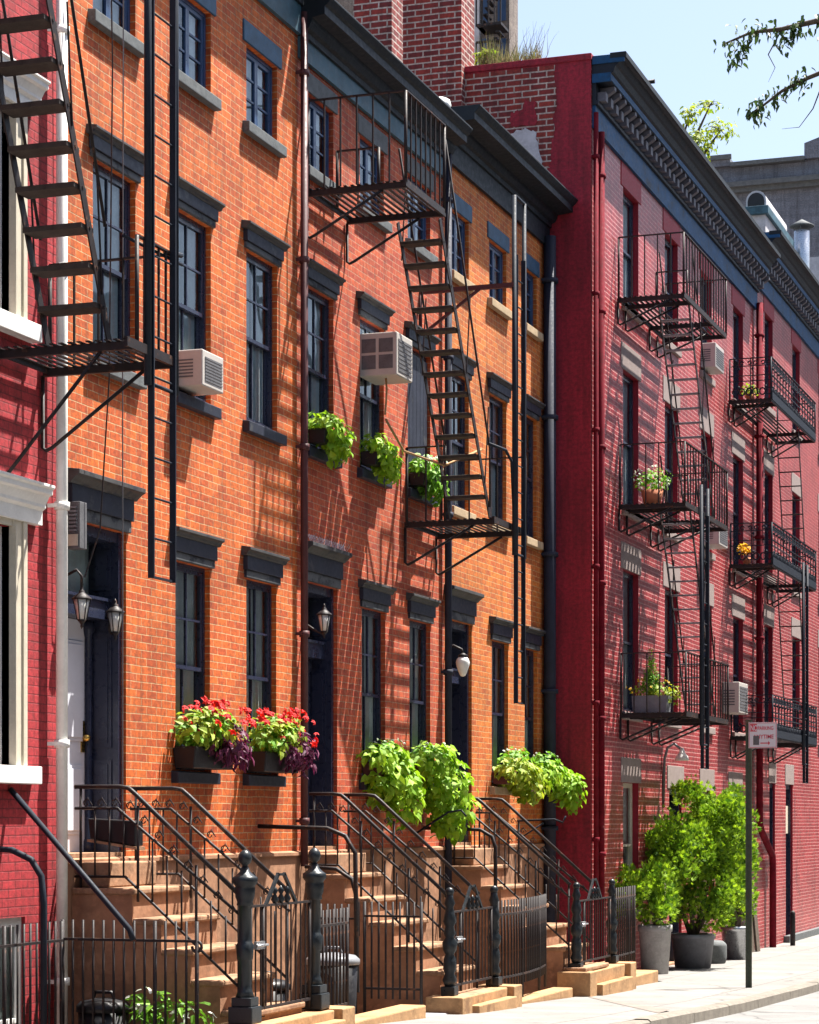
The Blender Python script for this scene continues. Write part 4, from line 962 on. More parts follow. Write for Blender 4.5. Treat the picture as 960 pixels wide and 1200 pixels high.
# ------------------------------------------------------------------ wall lanterns
def lantern(t, q, ztop, lab, arm, s=.76, white=False, tw=None):
    th = thing('wall_lantern', (t, q, ztop - .35 * s), lab, 'lantern', 'carriage lanterns by the doors')
    mb = MB(); z = ztop
    mb.lathe((t, q, z - .15 * s), [(.105 * s, 0), (.105 * s, .008), (.05 * s, .055 * s), (.03 * s, .075 * s), (.032 * s, .09 * s), (.012 * s, .10 * s), (.018 * s, .12 * s), (.0, .155 * s)], 6)
    mb.lathe((t, q, z - .46 * s), [(.0, 0), (.016 * s, .03 * s), (.012 * s, .05 * s), (.03 * s, .075 * s), (.05 * s, .10 * s)], 6)
    for k in range(6):
        a = k * math.pi / 3 + math.pi / 6 * 0
        mb.tube([(t + .05 * s * math.cos(a), q + .05 * s * math.sin(a), z - .36 * s), (t + .092 * s * math.cos(a), q + .092 * s * math.sin(a), z - .15 * s)], .006 * s, 4)
    part('lantern_frame', mb, M['iron'] if not white else M['lidgrey'], th)
    mb = MB(); mb.lathe((t, q, z - .36 * s), [(.044 * s, 0), (.084 * s, .208 * s)], 6); part('lantern_glass', mb, M['lampglass'], th)
    mb = MB(); mb.tube(arm, .012, 6); part('arm', mb, M['iron'], th); return th
lantern(16.52, .14, 3.86, 'black lantern hanging left of the pale grey door beside the white drainpipe', [(16.50, .0, 3.93), (16.51, .10, 3.98), (16.52, .14, 3.93), (16.52, .14, 3.84)])
lantern(17.46, -.03, 3.84, 'black lantern on the door jamb, right one of the pair at the pale grey door', [(17.56, -.14, 3.62), (17.52, -.10, 3.56), (17.46, -.09, 3.60), (17.46, -.06, 3.70)])
lantern(21.62, .22, 4.16, 'lantern beside the dark door of the salmon house', [(21.60, .0, 3.98), (21.61, .12, 3.90), (21.62, .20, 3.86), (21.62, .22, 3.86)])
th = thing('globe_lamp', (26.18, .2, 3.7), 'white glass globe lamp beside the far dark door', 'lamp')
mb = MB(); mb.tube([(26.16, .0, 4.02), (26.17, .10, 4.07), (26.18, .20, 4.02), (26.18, .21, 3.97)], .016, 7); mb.lathe((26.18, .21, 3.93), [(.05, 0), (.06, .02), (.02, .05)], 10); part('arm', mb, M['iron'], th)
mb = MB(); mb.lathe((26.18, .21, 3.70), [(.0, 0), (.03, .01), (.05, .05), (.075, .12), (.085, .17), (.07, .21), (.05, .23)], 12); part('globe', mb, M['white'], th)
th = thing('gooseneck_lamp', (35.0, RQ, 2.9), 'white gooseneck wall lamp above the evergreen bushes', 'lamp')
mb = MB(); mb.tube([(34.95, RQ + .01, 2.2), (34.95, RQ + .03, 2.95), (34.95, RQ + .08, 3.12), (34.95, RQ + .18, 3.18), (34.95, RQ + .28, 3.10)], .022, 7); part('arm', mb, M['lidgrey'], th)
mb = MB(); mb.lathe((34.95, RQ + .30, 2.92), [(.11, 0), (.10, .05), (.05, .12), (.03, .19), (.0, .2)], 12); part('lamp_shade', mb, M['white'], th)
th = thing('intercom_box', (16.50, .05, 4.3), 'grey louvred metal box under the door cornice', 'vent box')
mb = MB(); mb.box(16.505, 16.63, .0, .13, 4.15, 4.52); part('housing', mb, M['acdark'], th, bevel=.005)
mb = MB(); mb.box(16.496, 16.504, .03, .115, 4.17, 4.26); part('brass_plate', mb, M['cream'], th)
for k in range(7):
    mb = MB(); mb.box(16.492, 16.504, .04, .105, 4.285 + k * .03, 4.30 + k * .03); part('louvre', mb, M['lidgrey'], th)

# ------------------------------------------------------------------ air conditioners
def aircon(t0, t1, q0, q1, h0, h1, lab, style=0):
    th = thing('air_conditioner', ((t0 + t1) / 2, q0, h0), lab, 'air conditioner', 'window air conditioners')
    mb = MB(); mb.box(t0, t1, q0, q1, h0, h1); part('casing', mb, M['ac'], th, bevel=.012)
    w, H = t1 - t0, h1 - h0
    mb = MB(); n = 8
    for k in range(n): mb.box(t0 + .05, t1 - .04, q1 + .001, q1 + .006, h0 + .05 + (H - .1) * k / n, h0 + .05 + (H - .1) * (k + .6) / n)
    part('grille', mb, M['acdark'], th)
    mb = MB()
    if style == 1:   # four openings on the near side
        W = q1 - q0
        for a, b in ((.08, .45), (.53, .90)):
            for c, d in ((.16, .48), (.54, .86)): mb.box(t0 - .004, t0 - .001, q0 + W * a, q0 + W * b, h0 + H * c, h0 + H * d)
    else:
        for k in range(6): mb.box(t0 - .004, t0 - .001, q0 + .02, q0 + (q1 - q0) * .75, h0 + H * (.25 + k * .09), h0 + H * (.29 + k * .09))
    part('side_vent', mb, M['acdark'], th)
aircon(18.62, 19.08, -.12, .24, 5.80, 6.12, 'white air conditioner on the window sill of the orange house')
aircon(23.34, 23.86, -.05, .38, 6.74, 7.20, 'beige air conditioner with four openings, hung high in the salmon house window', 1)
aircon(37.8, 38.5, RQ - .1, RQ + .24, 9.46, 9.86, 'small white air conditioner high on the red building, under the top platform')
aircon(37.8, 38.5, RQ - .1, RQ + .3, 6.54, 6.92, 'small white air conditioner half hidden behind the middle platform')
aircon(39.5, 40.3, RQ - .0, RQ + .30, 3.85, 4.38, 'beige boxy air conditioner between the two lowest red building platforms')
mb = MB(); mb.tube([(23.5, .2, 6.74), (23.5, .21, 6.62), (23.51, .2, 6.5), (23.50, .19, 6.35)], .012, 5); mb.tube([(23.5, .2, 6.30), (23.8, .3, 6.0), (24.3, .6, 5.9), (24.7, .9, 6.12)], .014, 6)
solo('slack_cord', mb, M['tan_stone'], (23.5, .2, 6.4), 'slack tan cord hanging from the beige air conditioner', 'cord')
mb = MB(); mb.tube([(16.62, .30, 11), (16.70, .32, 8), (16.66, .31, 5.5), (16.60, .26, 4.3), (16.53, .16, 3.92)], .0065, 5); solo('cable', mb, M['iron'], (16.6, .3, 4), 'thin black cable drooping down to the nearest lantern', 'cable')
mb = MB(); mb.tube([(16.86, .34, 9.9), (16.84, .34, 6), (16.84, .34, 1.9)], .0055, 5); solo('cable', mb, M['acdark'], (16.84, .3, 4), 'thin straight cable hanging in front of the pale grey door', 'cable')

# ------------------------------------------------------------------ bins, trough, stray
def bin_(t, q, h, H, r, lab, lid):
    th = thing('trash_can', (t, q, h), lab, 'trash can', 'trash cans in the areaway')
    mb = MB(); mb.lathe((t, q, h), [(r * .8, 0), (r * .85, .05), (r, H)], 20); part('drum', mb, M['plastic'], th)
    mb = MB(); mb.lathe((t, q, h + H), [(r * 1.07, -.03), (r * 1.07, .015), (r * .9, .05), (r * .3, .075)], 20); mb.tube([(t, q - .09, h + H + .06), (t, q - .07, h + H + .12), (t, q + .07, h + H + .12), (t, q + .09, h + H + .06)], .014, 6); part('lid', mb, M[lid], th)
bin_(19.6, 1.08, -.04, .78, .23, 'black trash can with a pale lid behind the picket fence', 'lidgrey')
bin_(18.9, .70, -.3, .85, .22, 'black trash can behind the nearest gate', 'plastic')
bin_(16.34, .42, -.3, .85, .20, 'black bin with a handle behind the bottom left fence', 'plastic')
th = thing('trough', (17.0, .3, 1.95), 'dark trough hung on the railing in front of the pale grey door', 'trough')
mb = MB(); mb.prism([(.13, 2.02), (.55, 2.00), (.55, 1.80), (.15, 1.86)], 16.64, 16.78, 't'); part('box', mb, M['plastic'], th, bevel=.01)
mb = MB(); mb.prism([(.13, 1.855), (.56, 1.795), (.56, 1.775), (.13, 1.835)], 16.63, 16.79, 't'); part('tray', mb, M['brown_step'], th)
mb = MB(); mb.tube([(29.0, .05, 2.0), (29.0, .55, 2.02), (29.0, .66, 1.98), (29.0, .70, 2.06)], .012, 6); mb.tube([(29.0, .05, 1.75), (29.0, .4, 1.97)], .01, 6); solo('wall_hook', mb, M['iron_b'], (29, 0, 2), 'curved iron wall hook beside the maroon wall', 'hook')
mb = MB(); mb.tube([(24.9, .05, 1.85), (24.9, .45, 2.10), (24.9, .60, 2.12), (24.9, .66, 2.05)], .012, 6); solo('wall_hook', mb, M['iron_b'], (24.9, 0, 2), 'curved iron wall hook under the hanging lime vine', 'hook')

# ------------------------------------------------------------------ foliage
def rdir(r=rnd):
    while True:
        v = Vector((r.uniform(-1, 1), r.uniform(-1, 1), r.uniform(-1, 1)))
        if .05 < v.length < 1: return v.normalized()
def leaf(mb, p, nrm, tip, s, w=.5):
    nrm = nrm.normalized(); tip = (tip - nrm * tip.dot(nrm))
    if tip.length < .01: tip = nrm.orthogonal()
    tip.normalize(); sd = tip.cross(nrm)
    q = lambda x, y, z: p + (sd * x * w * 2 + tip * y + nrm * z) * s
    i = len(mb.v); mb.v += [q(0, 0, 0), q(-.42, .12, .10), q(-.38, .55, .08), q(0, 1.05, -.16), q(.38, .55, .08), q(.42, .12, .10), q(0, .5, -.02)]
    for f in ((0, 6, 2, 1), (6, 3, 2), (0, 5, 4, 6), (6, 4, 3)): mb.f.append([i + k for k in f]); mb.sm.append(False)
def blob_leaves(mb, blobs, n, s, droop=.5, w=.5, r=rnd, shell=.55):
    """blobs: (t,q,h, rt,rq,rh)"""
    vol = [b[3] * b[4] * b[5] for b in blobs]; tot = sum(vol)
    for b, v in zip(blobs, vol):
        for _ in range(int(n * v / tot)):
            d = rdir(r); k = r.uniform(shell, 1.0) ** .6 * (1 + .16 * math.sin(7 * d.x + 5 * d.z) + .1 * math.sin(13 * d.y))
            p = P(b[0], b[1], b[2]) + Vector((d.x * b[3] * k, d.y * b[4] * k, d.z * b[5] * k))
            nm = (d * .8 + Vector((0, -.3, .55)) + rdir(r) * .55); tp = Vector((0, 0, -droop)) + d * .4 + rdir(r) * .5
            leaf(mb, p, nm, tp, s * r.uniform(.6, 1.25), w)
def flower(mb, p, s, r=rnd):
    nm = (Vector((0, -.6, .5)) + rdir(r) * .6).normalized(); a0 = nm.orthogonal().normalized(); b0 = nm.cross(a0)
    for k in range(5):
        a = k * 1.2566; d = a0 * math.cos(a) + b0 * math.sin(a); leaf(mb, p, nm + d * .3, d, s * r.uniform(.8, 1.1), .45)
def window_box(t0, t1, q0, q1, h0, h1, mat, lab, clusters, grp='planted window boxes', name='window_box'):
    th = thing(name, ((t0 + t1) / 2, (q0 + q1) / 2, h0), lab, 'window box', grp)
    mb = MB(); mb.prism([(q0 + .02, h0), (q1 - .02, h0), (q1, h1), (q0, h1)], t0, t1); part('planter', mb, M[mat], th, bevel=.008)
    mb = MB(); mb.box(t0 + .01, t1 - .01, q0 + .01, q1 - .01, h1, h1 + .01); part('soil', mb, M['soil'], th)
    for nm, kind, args in clusters:
        mb = MB()
        if kind == 'leaf': blob_leaves(mb, *args[:-1])
        else:
            bl, n, s = args[:3]
            for _ in range(n):
                b = bl[rnd.randrange(len(bl))]; d = rdir(); d.z = abs(d.z) if rnd.random() < .7 else d.z; flower(mb, P(*b[:3]) + Vector((d.x * b[3], d.y * b[4], d.z * b[5])), s * rnd.uniform(.7, 1.2))
        part(nm, mb, M[args[-1]], th)
    return th
for (a, lab, sd) in ((18.52, 'box of red flowers and purple leaves, left one of the two flower boxes', 0), (20.12, 'window box of red flowers and purple leaves, beside the brown drainpipe', 1)):
    b = a + .86
    window_box(a, b, .0, .22, 2.46, 2.64, 'plastic', lab, [
        ('foliage', 'leaf', ([(a + .25, .16, 2.80, .32, .18, .19), (a + .55, .2, 2.80, .26, .18, .2)], 420, .075, .2, .42, rnd, .3, 'yellowgreen')),
        ('foliage', 'leaf', ([(a + .3, .14, 2.76, .36, .16, .18), (a + .5, .2, 2.86, .3, .16, .14)], 260, .07, .1, .45, rnd, .3, 'green')),
        ('purple_foliage', 'leaf', ([(a + .66, .26, 2.70, .22, .16, .18), (a + .76, .28, 2.60, .14, .13, .14), (a + .45, .26, 2.64, .18, .12, .12)], 360, .085, .35, .26, rnd, .3, 'purple')),
        ('blooms', 'fl', ([(a + .25, .20, 2.92, .28, .18, .14), (a + .62, .28, 2.86, .3, .2, .2)], 52, .048, 'red'))])
mb = MB()
for a, lab, blobs, bx in ((23.28, 'large lime green potato vine spilling from the left window box of the salmon house',
        [(23.5, .20, 2.66, .40, .22, .18), (23.7, .28, 2.42, .34, .22, .24), (23.8, .30, 2.20, .26, .20, .22), (23.5, .2, 2.4, .3, .18, .22)], (23.28, 24.06)),
      (24.84, 'largest lime green potato vine, hanging lowest beside the black drainpipe', [(25.0, .24, 2.68, .40, .26, .2), (25.2, .34, 2.42, .40, .28, .26), (25.3, .36, 2.14, .34, .26, .24), (25.25, .36, 1.93, .22, .18, .16)], (24.84, 25.62))):
    window_box(bx[0], bx[1], .0, .22, 2.46, 2.62, 'brownpipe', lab, [('foliage', 'leaf', (blobs, 760, .10, .6, .48, rnd, .55, 'lime')),
        ('foliage', 'leaf', ([(bx[0] + .3, .18, 2.74, .36, .18, .12)], 160, .07, .1, .5, rnd, .3, 'green')), ('blooms', 'fl', ([(bx[0] + .3, .2, 2.84, .34, .15, .06)], 10, .025, 'whitepetal'))])
for a, lab, k in ((28.02, 'pale lime vine in the left window box of the amber house', 0), (29.5, 'lime vine in the window box closest to the maroon wall, trailing over it', 1)):
    window_box(a, a + .78, .0, .22, 2.46, 2.62, 'brownpipe', lab, [('foliage', 'leaf', ([(a + .3, .24, 2.62, .44, .24, .18), (a + .66, .30 + .06 * k, 2.48, .30, .22, .22)] + ([(a + .75, .46, 2.40, .2, .16, .26)] if k else []), 620, .09, .5, .48, rnd, .5, 'lime' if k else 'yellowgreen')),
        ('foliage', 'leaf', ([(a + .4, .2, 2.8, .4, .16, .12)], 120, .07, .1, .5, rnd, .3, 'green')), ('blooms', 'fl', ([(a + .35, .2, 2.86, .4, .12, .06)], 10, .025, 'whitepetal'))])
for a, lab, k in ((21.70, 'bright green leafy window box beside the brown drainpipe, upper floor', 0), (23.22, 'bright green leafy window box below the beige air conditioner', 1), (24.80, 'green and white window box behind the fire escape platform, below the closed shutter', 2)):
    bl = [(a + .20, .13, 5.98, .23, .17, .15), (a + .28, .20, 5.88, .21, .17, .15), (a + .30, .23, 5.74, .16, .13, .12)]
    window_box(a + .02, a + .70, .0, .2, 5.78, 5.92, 'plastic', lab, [('foliage', 'leaf', (bl, 380, .08, .5, .48, rnd, .5, 'lime' if k < 2 else 'green'))] + ([('blooms', 'fl', ([(a + .3, .2, 6.06, .3, .15, .08)], 40, .03, 'whitepetal'))] if k == 2 else []))
# planters with evergreen shrubs on the sidewalk
def conifer(mb, blobs, n, s, r=rnd):
    vol = [(b[3] * b[4] + b[3] * b[5]) for b in blobs]; tot = sum(vol)
    for b, v in zip(blobs, vol):
        m = int(n * v / tot); tufts = []
        for _ in range(max(8, m // 38)):
            d = rdir(r); k = r.uniform(.25, 1.05) ** .5
            tufts.append((P(*b[:3]) + Vector((d.x * b[3] * k, d.y * b[4] * k, d.z * b[5] * k)), d, r.uniform(.6, 1.3)))
        for _ in range(m):
            c, d0, sz = tufts[r.randrange(len(tufts))]; d = rdir(r); kk = r.uniform(.3, 1) ** .6
            p = c + Vector((d.x * .12, d.y * .12, d.z * .20)) * sz * kk; d = (d + d0 * .5)
            out = (d + Vector((0, 0, .7)) + rdir(r) * .4).normalized(); sd = out.cross(rdir(r)).normalized(); sc = s * r.uniform(.6, 1.2)
            i = len(mb.v); mb.v.append(p); nrm = out.cross(sd) * .18
            for j in range(5):
                a = (j - 2) * .42; dd = out * math.cos(a) + sd * math.sin(a); pp = dd.cross(nrm.normalized()) * .13
                L = sc * (1 - .12 * abs(j - 2))
                mb.v += [p + (dd * .55 + pp) * L + nrm * sc * .3, p + dd * L + nrm * sc * (1 if j % 2 else .4), p + (dd * .55 - pp) * L]
                mb.f.append([i, i + 1 + j * 3, i + 2 + j * 3, i + 3 + j * 3]); mb.sm.append(False)
def pot(th, t, q, h, r0, r1, H, mat):
    mb = MB(); mb.lathe((t, q, h), [(r0, 0), (r1 * .98, H * .86), (r1 * 1.05, H * .87), (r1 * 1.05, H), (r1 * .95, H), (r1 * .93, H - .05)], 28); part('pot', mb, M[mat], th)
    mb = MB(); mb.lathe((t, q, h + H - .07), [(r1 * .93, 0), (r1 * .5, .03), (.02, .04)], 16); part('soil', mb, M['soil'], th)
def trunkset(th, t, q, h, tops, r):
    for k, e in enumerate(tops):
        m = ((t + e[0]) / 2 + rnd.uniform(-.1, .1), (q + e[1]) / 2 + rnd.uniform(-.08, .08), (h + e[2]) / 2)
        mb = MB(); mb.tube([(t + rnd.uniform(-.06, .06), q + rnd.uniform(-.06, .06), h), m, e], [r, r * .7, r * .25], 7); part('trunk' if k == 0 else 'limb', mb, M['bark'], th)
t, q = 32.7, 1.02; G = g(t)
th = thing('potted_shrub', (t, q, G), 'low evergreen shrub in the taller grey planter, next to the picket fence', 'potted shrub', 'potted evergreens on the sidewalk')
pot(th, t, q, G, .19, .235, .70, 'greypot'); trunkset(th, t, q, G + .65, [(t, q - .1, 1.0), (t - .3, q - .2, 1.2), (t + .2, q + .1, 1.1)], .03)
mb = MB(); conifer(mb, [(t - .35, q - .34, 1.0, .36, .28, .26), (t + .3, q - .1, .85, .32, .26, .30), (t - .7, q - .35, .95, .25, .2, .2), (t + .1, q + .0, 1.15, .3, .2, .2), (t - .1, q + .1, .68, .3, .2, .14)], 2100, .085); part('crown', mb, M['conifer'], th)
t, q = 34.9, 1.10; G = g(t)
th = thing('potted_shrub', (t, q, G), 'tallest bushy evergreen in the wide slate planter in front of the red wall', 'potted shrub', 'potted evergreens on the sidewalk')
pot(th, t, q, G, .27, .33, .52, 'darkpot'); trunkset(th, t, q, G + .45, [(t, q, 1.7), (t - .3, q - .3, 1.5), (t + .4, q + .3, 1.6), (t - .1, q + .35, 1.1)], .04)
mb = MB(); conifer(mb, [(t - .5, q - .2, 1.55, .6, .30, .34), (t - .9, q - .25, 1.75, .4, .22, .3), (t + .3, q + .15, 2.0, .5, .30, .30), (t + .1, q - .1, 2.30, .40, .22, .24), (t - .2, q - .3, 1.05, .6, .30, .34), (t + .2, q + .25, 1.25, .5, .32, .34), (t, q + .15, .70, .5, .44, .30), (t - .3, q + .3, 1.65, .35, .22, .40), (t + .7, q + .4, 1.75, .4, .24, .34), (t + .6, q + .35, 2.1, .3, .2, .2), (t - 1.0, q - .1, 1.25, .4, .28, .28), (t - 1.2, q - .2, .95, .4, .25, .3), (t - .7, q + .05, 1.7, .35, .2, .3), (t - .2, q + .50, 1.45, .35, .24, .34), (t, q + .70, 1.95, .3, .24, .28), (t + .2, q + .62, 1.05, .3, .22, .3), (t + .1, q + .40, 2.25, .3, .24, .22), (t - .8, q - .42, 1.5, .4, .22, .34), (t - .4, q + .55, .8, .3, .2, .24)], 11500, .078); part('crown', mb, M['conifer'], th)
t, q = 38.2, 1.12; G = g(t)
th = thing('potted_shrub', (t, q, G), 'evergreen in a shiny galvanised tub behind the sign post', 'potted shrub', 'potted evergreens on the sidewalk')
pot(th, t, q, G, .20, .25, .55, 'galv'); trunkset(th, t, q, G + .5, [(t, q, 1.6), (t + .3, q + .2, 1.9), (t - .2, q - .2, 1.5)], .035)
mb = MB(); conifer(mb, [(t, q - .1, 1.8, .5, .26, .4), (t + .2, q - .02, 1.2, .5, .24, .35), (t - .3, q - .3, 1.5, .5, .26, .4), (t, q - .0, .6, .4, .24, .3), (t, q - .05, 2.25, .35, .2, .2), (t + .4, q + .02, 1.6, .3, .16, .3)], 6000, .078); part('crown', mb, M['conifer'], th)
# pots on the red building fire escape
def potplant(t, q, h, r, H, mat, lab, clusters, long=0):
    th = thing('potted_plant', (t, q, h), lab, 'potted plant', 'pots on the fire escapes')
    mb = MB()
    if long: mb.prism([(q - r * 2 + .02, h), (q + r * 2 - .02, h), (q + r * 2, h + H), (q - r * 2, h + H)], t - r, t + r)
    else: mb.lathe((t, q, h), [(r * .75, 0), (r, H)], 16)
    part('pot', mb, M[mat], th)
    for nm, kind, a in clusters:
        mb = MB()
        if kind == 'leaf': blob_leaves(mb, *a[:-1])
        else:
            for _ in range(a[1]):
                b = a[0][0]; d = rdir(); flower(mb, P(*b[:3]) + Vector((d.x * b[3], d.y * b[4], d.z * b[5])), a[2])
        part(nm, mb, M[a[-1]], th)
potplant(32.3, RQ + .45, 6.475, .16, .20, 'terracotta', 'white flowering plant in a terracotta pot on the middle platform', [('foliage', 'leaf', ([(32.3, RQ + .45, 6.82, .22, .26, .17)], 260, .05, .1, .45, rnd, .2, 'green')), ('blooms', 'fl', ([(32.3, RQ + .45, 6.86, .24, .28, .17)], 46, .025, 'whitepetal'))])
potplant(32.4, RQ + .42, 3.535, .13, .24, 'darkpot', 'pointed small conifer with yellow flowers in a trough on the lowest platform', [('crown', 'leaf', ([(32.4, RQ + .42, 4.28, .06, .06, .16), (32.4, RQ + .42, 4.10, .11, .11, .2), (32.4, RQ + .42, 3.95, .16, .17, .2)], 900, .04, -.3, .3, rnd, .2, 'green')), ('foliage', 'leaf', ([(32.4, RQ + .45, 3.85, .2, .36, .12), (32.4, RQ + .72, 3.78, .16, .12, .16)], 260, .05, .3, .4, rnd, .2, 'yellowgreen')), ('blooms', 'fl', ([(32.4, RQ + .4, 3.9, .2, .34, .12)], 24, .025, 'yellowpetal'))], 1)
potplant(40.25, RQ + .35, 9.305, .09, .12, 'terracotta', 'small lime plant on the highest ornate platform', [('foliage', 'leaf', ([(40.25, RQ + .35, 9.50, .14, .16, .12)], 90, .06, .1, .4, rnd, .2, 'yellowgreen'))])
potplant(40.3, RQ + .28, 6.465, .08, .12, 'yellowpot' if 'yellowpot' in M else 'terracotta', 'small pot of yellow flowers on the middle ornate platform', [('blooms', 'fl', ([(40.3, RQ + .24, 6.74, .10, .10, .08)], 40, .05, 'yellowpetal'))])
# low leafy plant in the areaway
th = thing('areaway_plant', (16.32, 1.0, .1), 'leafy white edged plant behind the bottom left fence', 'plant')
mb = MB()
for k in range(9): mb.tube([(16.36, .95, .0), (16.36 + rnd.uniform(-.1, .1), .95 + rnd.uniform(-.15, .25), .3), (16.36 + rnd.uniform(-.15, .15), .95 + rnd.uniform(-.35, .4), .48 + rnd.uniform(0, .15))], .006, 4)
part('stem', mb, M['green'], th)
mb = MB(); blob_leaves(mb, [(16.36, .8, .58, .14, .24, .12), (16.36, 1.12, .5, .14, .24, .14)], 110, .10, .3, .22, rnd, .3); part('foliage', mb, M['green'], th)
mb = MB(); blob_leaves(mb, [(16.36, .75, .62, .14, .2, .1), (16.36, 1.15, .5, .12, .24, .1)], 26, .09, .3, .22, rnd, .3); part('pale_foliage', mb, M['whitepetal'], th)
# grass and twigs along the roof edge behind the bare brick
th = thing('roof_weeds', (30.8, -.5, 12.4), 'dry grass and weeds growing on top of the bare brick wall', 'weeds')
mb = MB()
for k in range(420):
    q = rnd.uniform(-1.0, -.15); L = rnd.uniform(.12, .42) * (1.2 if q < -.75 else .8); b = P(30.75 + rnd.uniform(-.1, .15), q, 12.38); e = b + Vector((rnd.uniform(-.1, .1), rnd.uniform(-.12, .12), L)); w = Vector((0, .006, 0))
    i = len(mb.v); mb.v += [b - w, b + w, e]; mb.f.append([i, i + 1, i + 2]); mb.sm.append(False)
part('dry_grass', mb, M['grass'], th)
mb = MB()
for k in range(26):
    q = rnd.uniform(-.7, -.1); p = [(30.8, q, 12.38)]
    for j in range(4): l = p[-1]; p.append((l[0] + rnd.uniform(-.05, .05), l[1] + rnd.uniform(-.04, .09), l[2] + rnd.uniform(.08, .17)))
    mb.tube(p, [.004, .004, .003, .002, .001], 4)
part('twig', mb, M['twig'], th)
mb = MB(); blob_leaves(mb, [(30.8, -.92, 12.55, .1, .14, .12)], 70, .12, -.5, .16, rnd, .1); part('foliage', mb, M['yellowgreen'], th)

# trees
def tree(th, base, top, r, crown, mat, n, s, w=.4, seed=1):
    R = random.Random(seed); B = P(*base); T = P(*top)
    mb = MB(); pts = [B + (T - B) * (k / 6) + Vector((R.uniform(-.1, .1), R.uniform(-.1, .1), 0)) * (1 if k else 0) for k in range(7)]
    mb.tube(pts, [r * (1 - .12 * k) for k in range(7)], 9, world=True); part('trunk', mb, M['bark'], th)
    for b in crown:
        c = P(*b[:3]); mb = MB(); m = (T + c) / 2 + Vector((0, 0, .1)); mb.tube([T - (T - B) * .15, m, c], [r * .4, r * .25, r * .06], 6, world=True)
        for _ in range(7):
            d = rdir(R); e = c + Vector((d.x * b[3], d.y * b[4], d.z * b[5])) * .85; mb.tube([c, (c + e) / 2 + rdir(R) * .05, e], [r * .08, r * .04, r * .01], 5, world=True)
        part('limb', mb, M['bark'], th)
    mb = MB(); blob_leaves(mb, crown, n, s, .3, w, R, .35); part('crown', mb, M[mat], th)
th = thing('tree', (44, -2.0, -.4), 'yellow green tree top showing above the blue cornice', 'tree')
tree(th, (45, -2.6, -.5), (45, -1.8, 13.6), .2, [(44, -1.1, 14.5, .5, .35, .40), (44, -.75, 14.95, .5, .3, .30), (44.3, -1.35, 15.1, .4, .22, .35), (44, -.3, 15.2, .4, .30, .16), (44, -.9, 15.55, .4, .16, .2), (44.2, -.55, 15.75, .4, .28, .08), (44, -1.3, 14.0, .6, .5, .4)], 'gold', 2000, .10, .3, 5)
th = thing('tree', (13.2, 10.4, .4), 'leafy dark street tree whose branch tips reach into the top right corner', 'tree')
R = random.Random(11); mb = MB(); mb.tube([(13.2, 10.4, g(13)), (13.1, 10.3, 2.5), (13.3, 9.8, 4.6), (13.4, 9.2, 6.2)], [.2, .17, .14, .09], 10); part('trunk', mb, M['bark'], th)
lv = MB()
def twig(path, r):
    mb = MB(); mb.tube(path, [r * (1 - .85 * k / (len(path) - 1)) for k in range(len(path))], 6); part('branch', mb, M['bark'], th)
def leafy(path, n, s, spread):
    for _ in range(n):
        k = R.uniform(0, len(path) - 1.001); i = int(k); f = k - i; a, b = P(*path[i]), P(*path[i + 1]); p = a + (b - a) * f + rdir(R) * spread * R.random()
        leaf(lv, p, Vector((R.uniform(-1, 1), R.uniform(-1, 1), R.uniform(0, 1))), Vector((R.uniform(-.6, .6), R.uniform(-.6, .6), -1)), s * R.uniform(.6, 1.2), .28)
main = [(13.4, 9.2, 6.2), (13.5, 8.2, 6.75), (13.5, 7.2, 6.76), (13.5, 6.75, 6.68), (13.5, 6.45, 6.63), (13.5, 6.2, 6.60), (13.5, 6.02, 6.60), (13.5, 5.86, 6.55)]
low = [(13.4, 9.2, 6.2), (13.5, 8.0, 6.5), (13.5, 7.0, 6.42), (13.5, 6.55, 6.36), (13.5, 6.35, 6.30), (13.5, 6.2, 6.24), (13.5, 6.08, 6.16), (13.5, 6.00, 6.12)]
up = [(13.5, 7.2, 6.76), (13.5, 6.9, 6.66), (13.5, 6.62, 6.56), (13.5, 6.42, 6.52)]
drop = [(13.5, 6.2, 6.60), (13.5, 6.12, 6.46), (13.5, 6.16, 6.38), (13.5, 6.12, 6.30)]
vine = [(13.5, 6.6, 6.36), (13.5, 6.42, 6.22), (13.5, 6.38, 6.12), (13.5, 6.3, 6.02), (13.5, 6.2, 6.02)]
for p_, r_ in ((main, .035), (low, .025), (up, .012), (drop, .005), (vine, .006)): twig(p_, r_)
leafy(main[3:], 150, .045, .10); leafy(low[4:], 150, .045, .09); leafy(up, 110, .045, .10); leafy(main[1:4], 160, .08, .25); leafy(low[1:4], 60, .08, .16); leafy([(13.5, 6.0, 6.56), (13.5, 5.94, 6.48), (13.5, 5.90, 6.42)], 60, .045, .07)
leafy([(13.5, 6.2, 6.50), (13.5, 6.3, 6.60)], 40, .045, .06)
bl = [(13.3, 9.2, 7.2, 1.3, 1.0, .9), (13.0, 10.3, 7.6, 1.4, 1.3, 1.1), (12.2, 9.9, 6.8, 1.0, .9, .7)]
blob_leaves(lv, bl, 2500, .10, .4, .35, R, .3)
part('foliage', lv, M['darkleaf'], th)

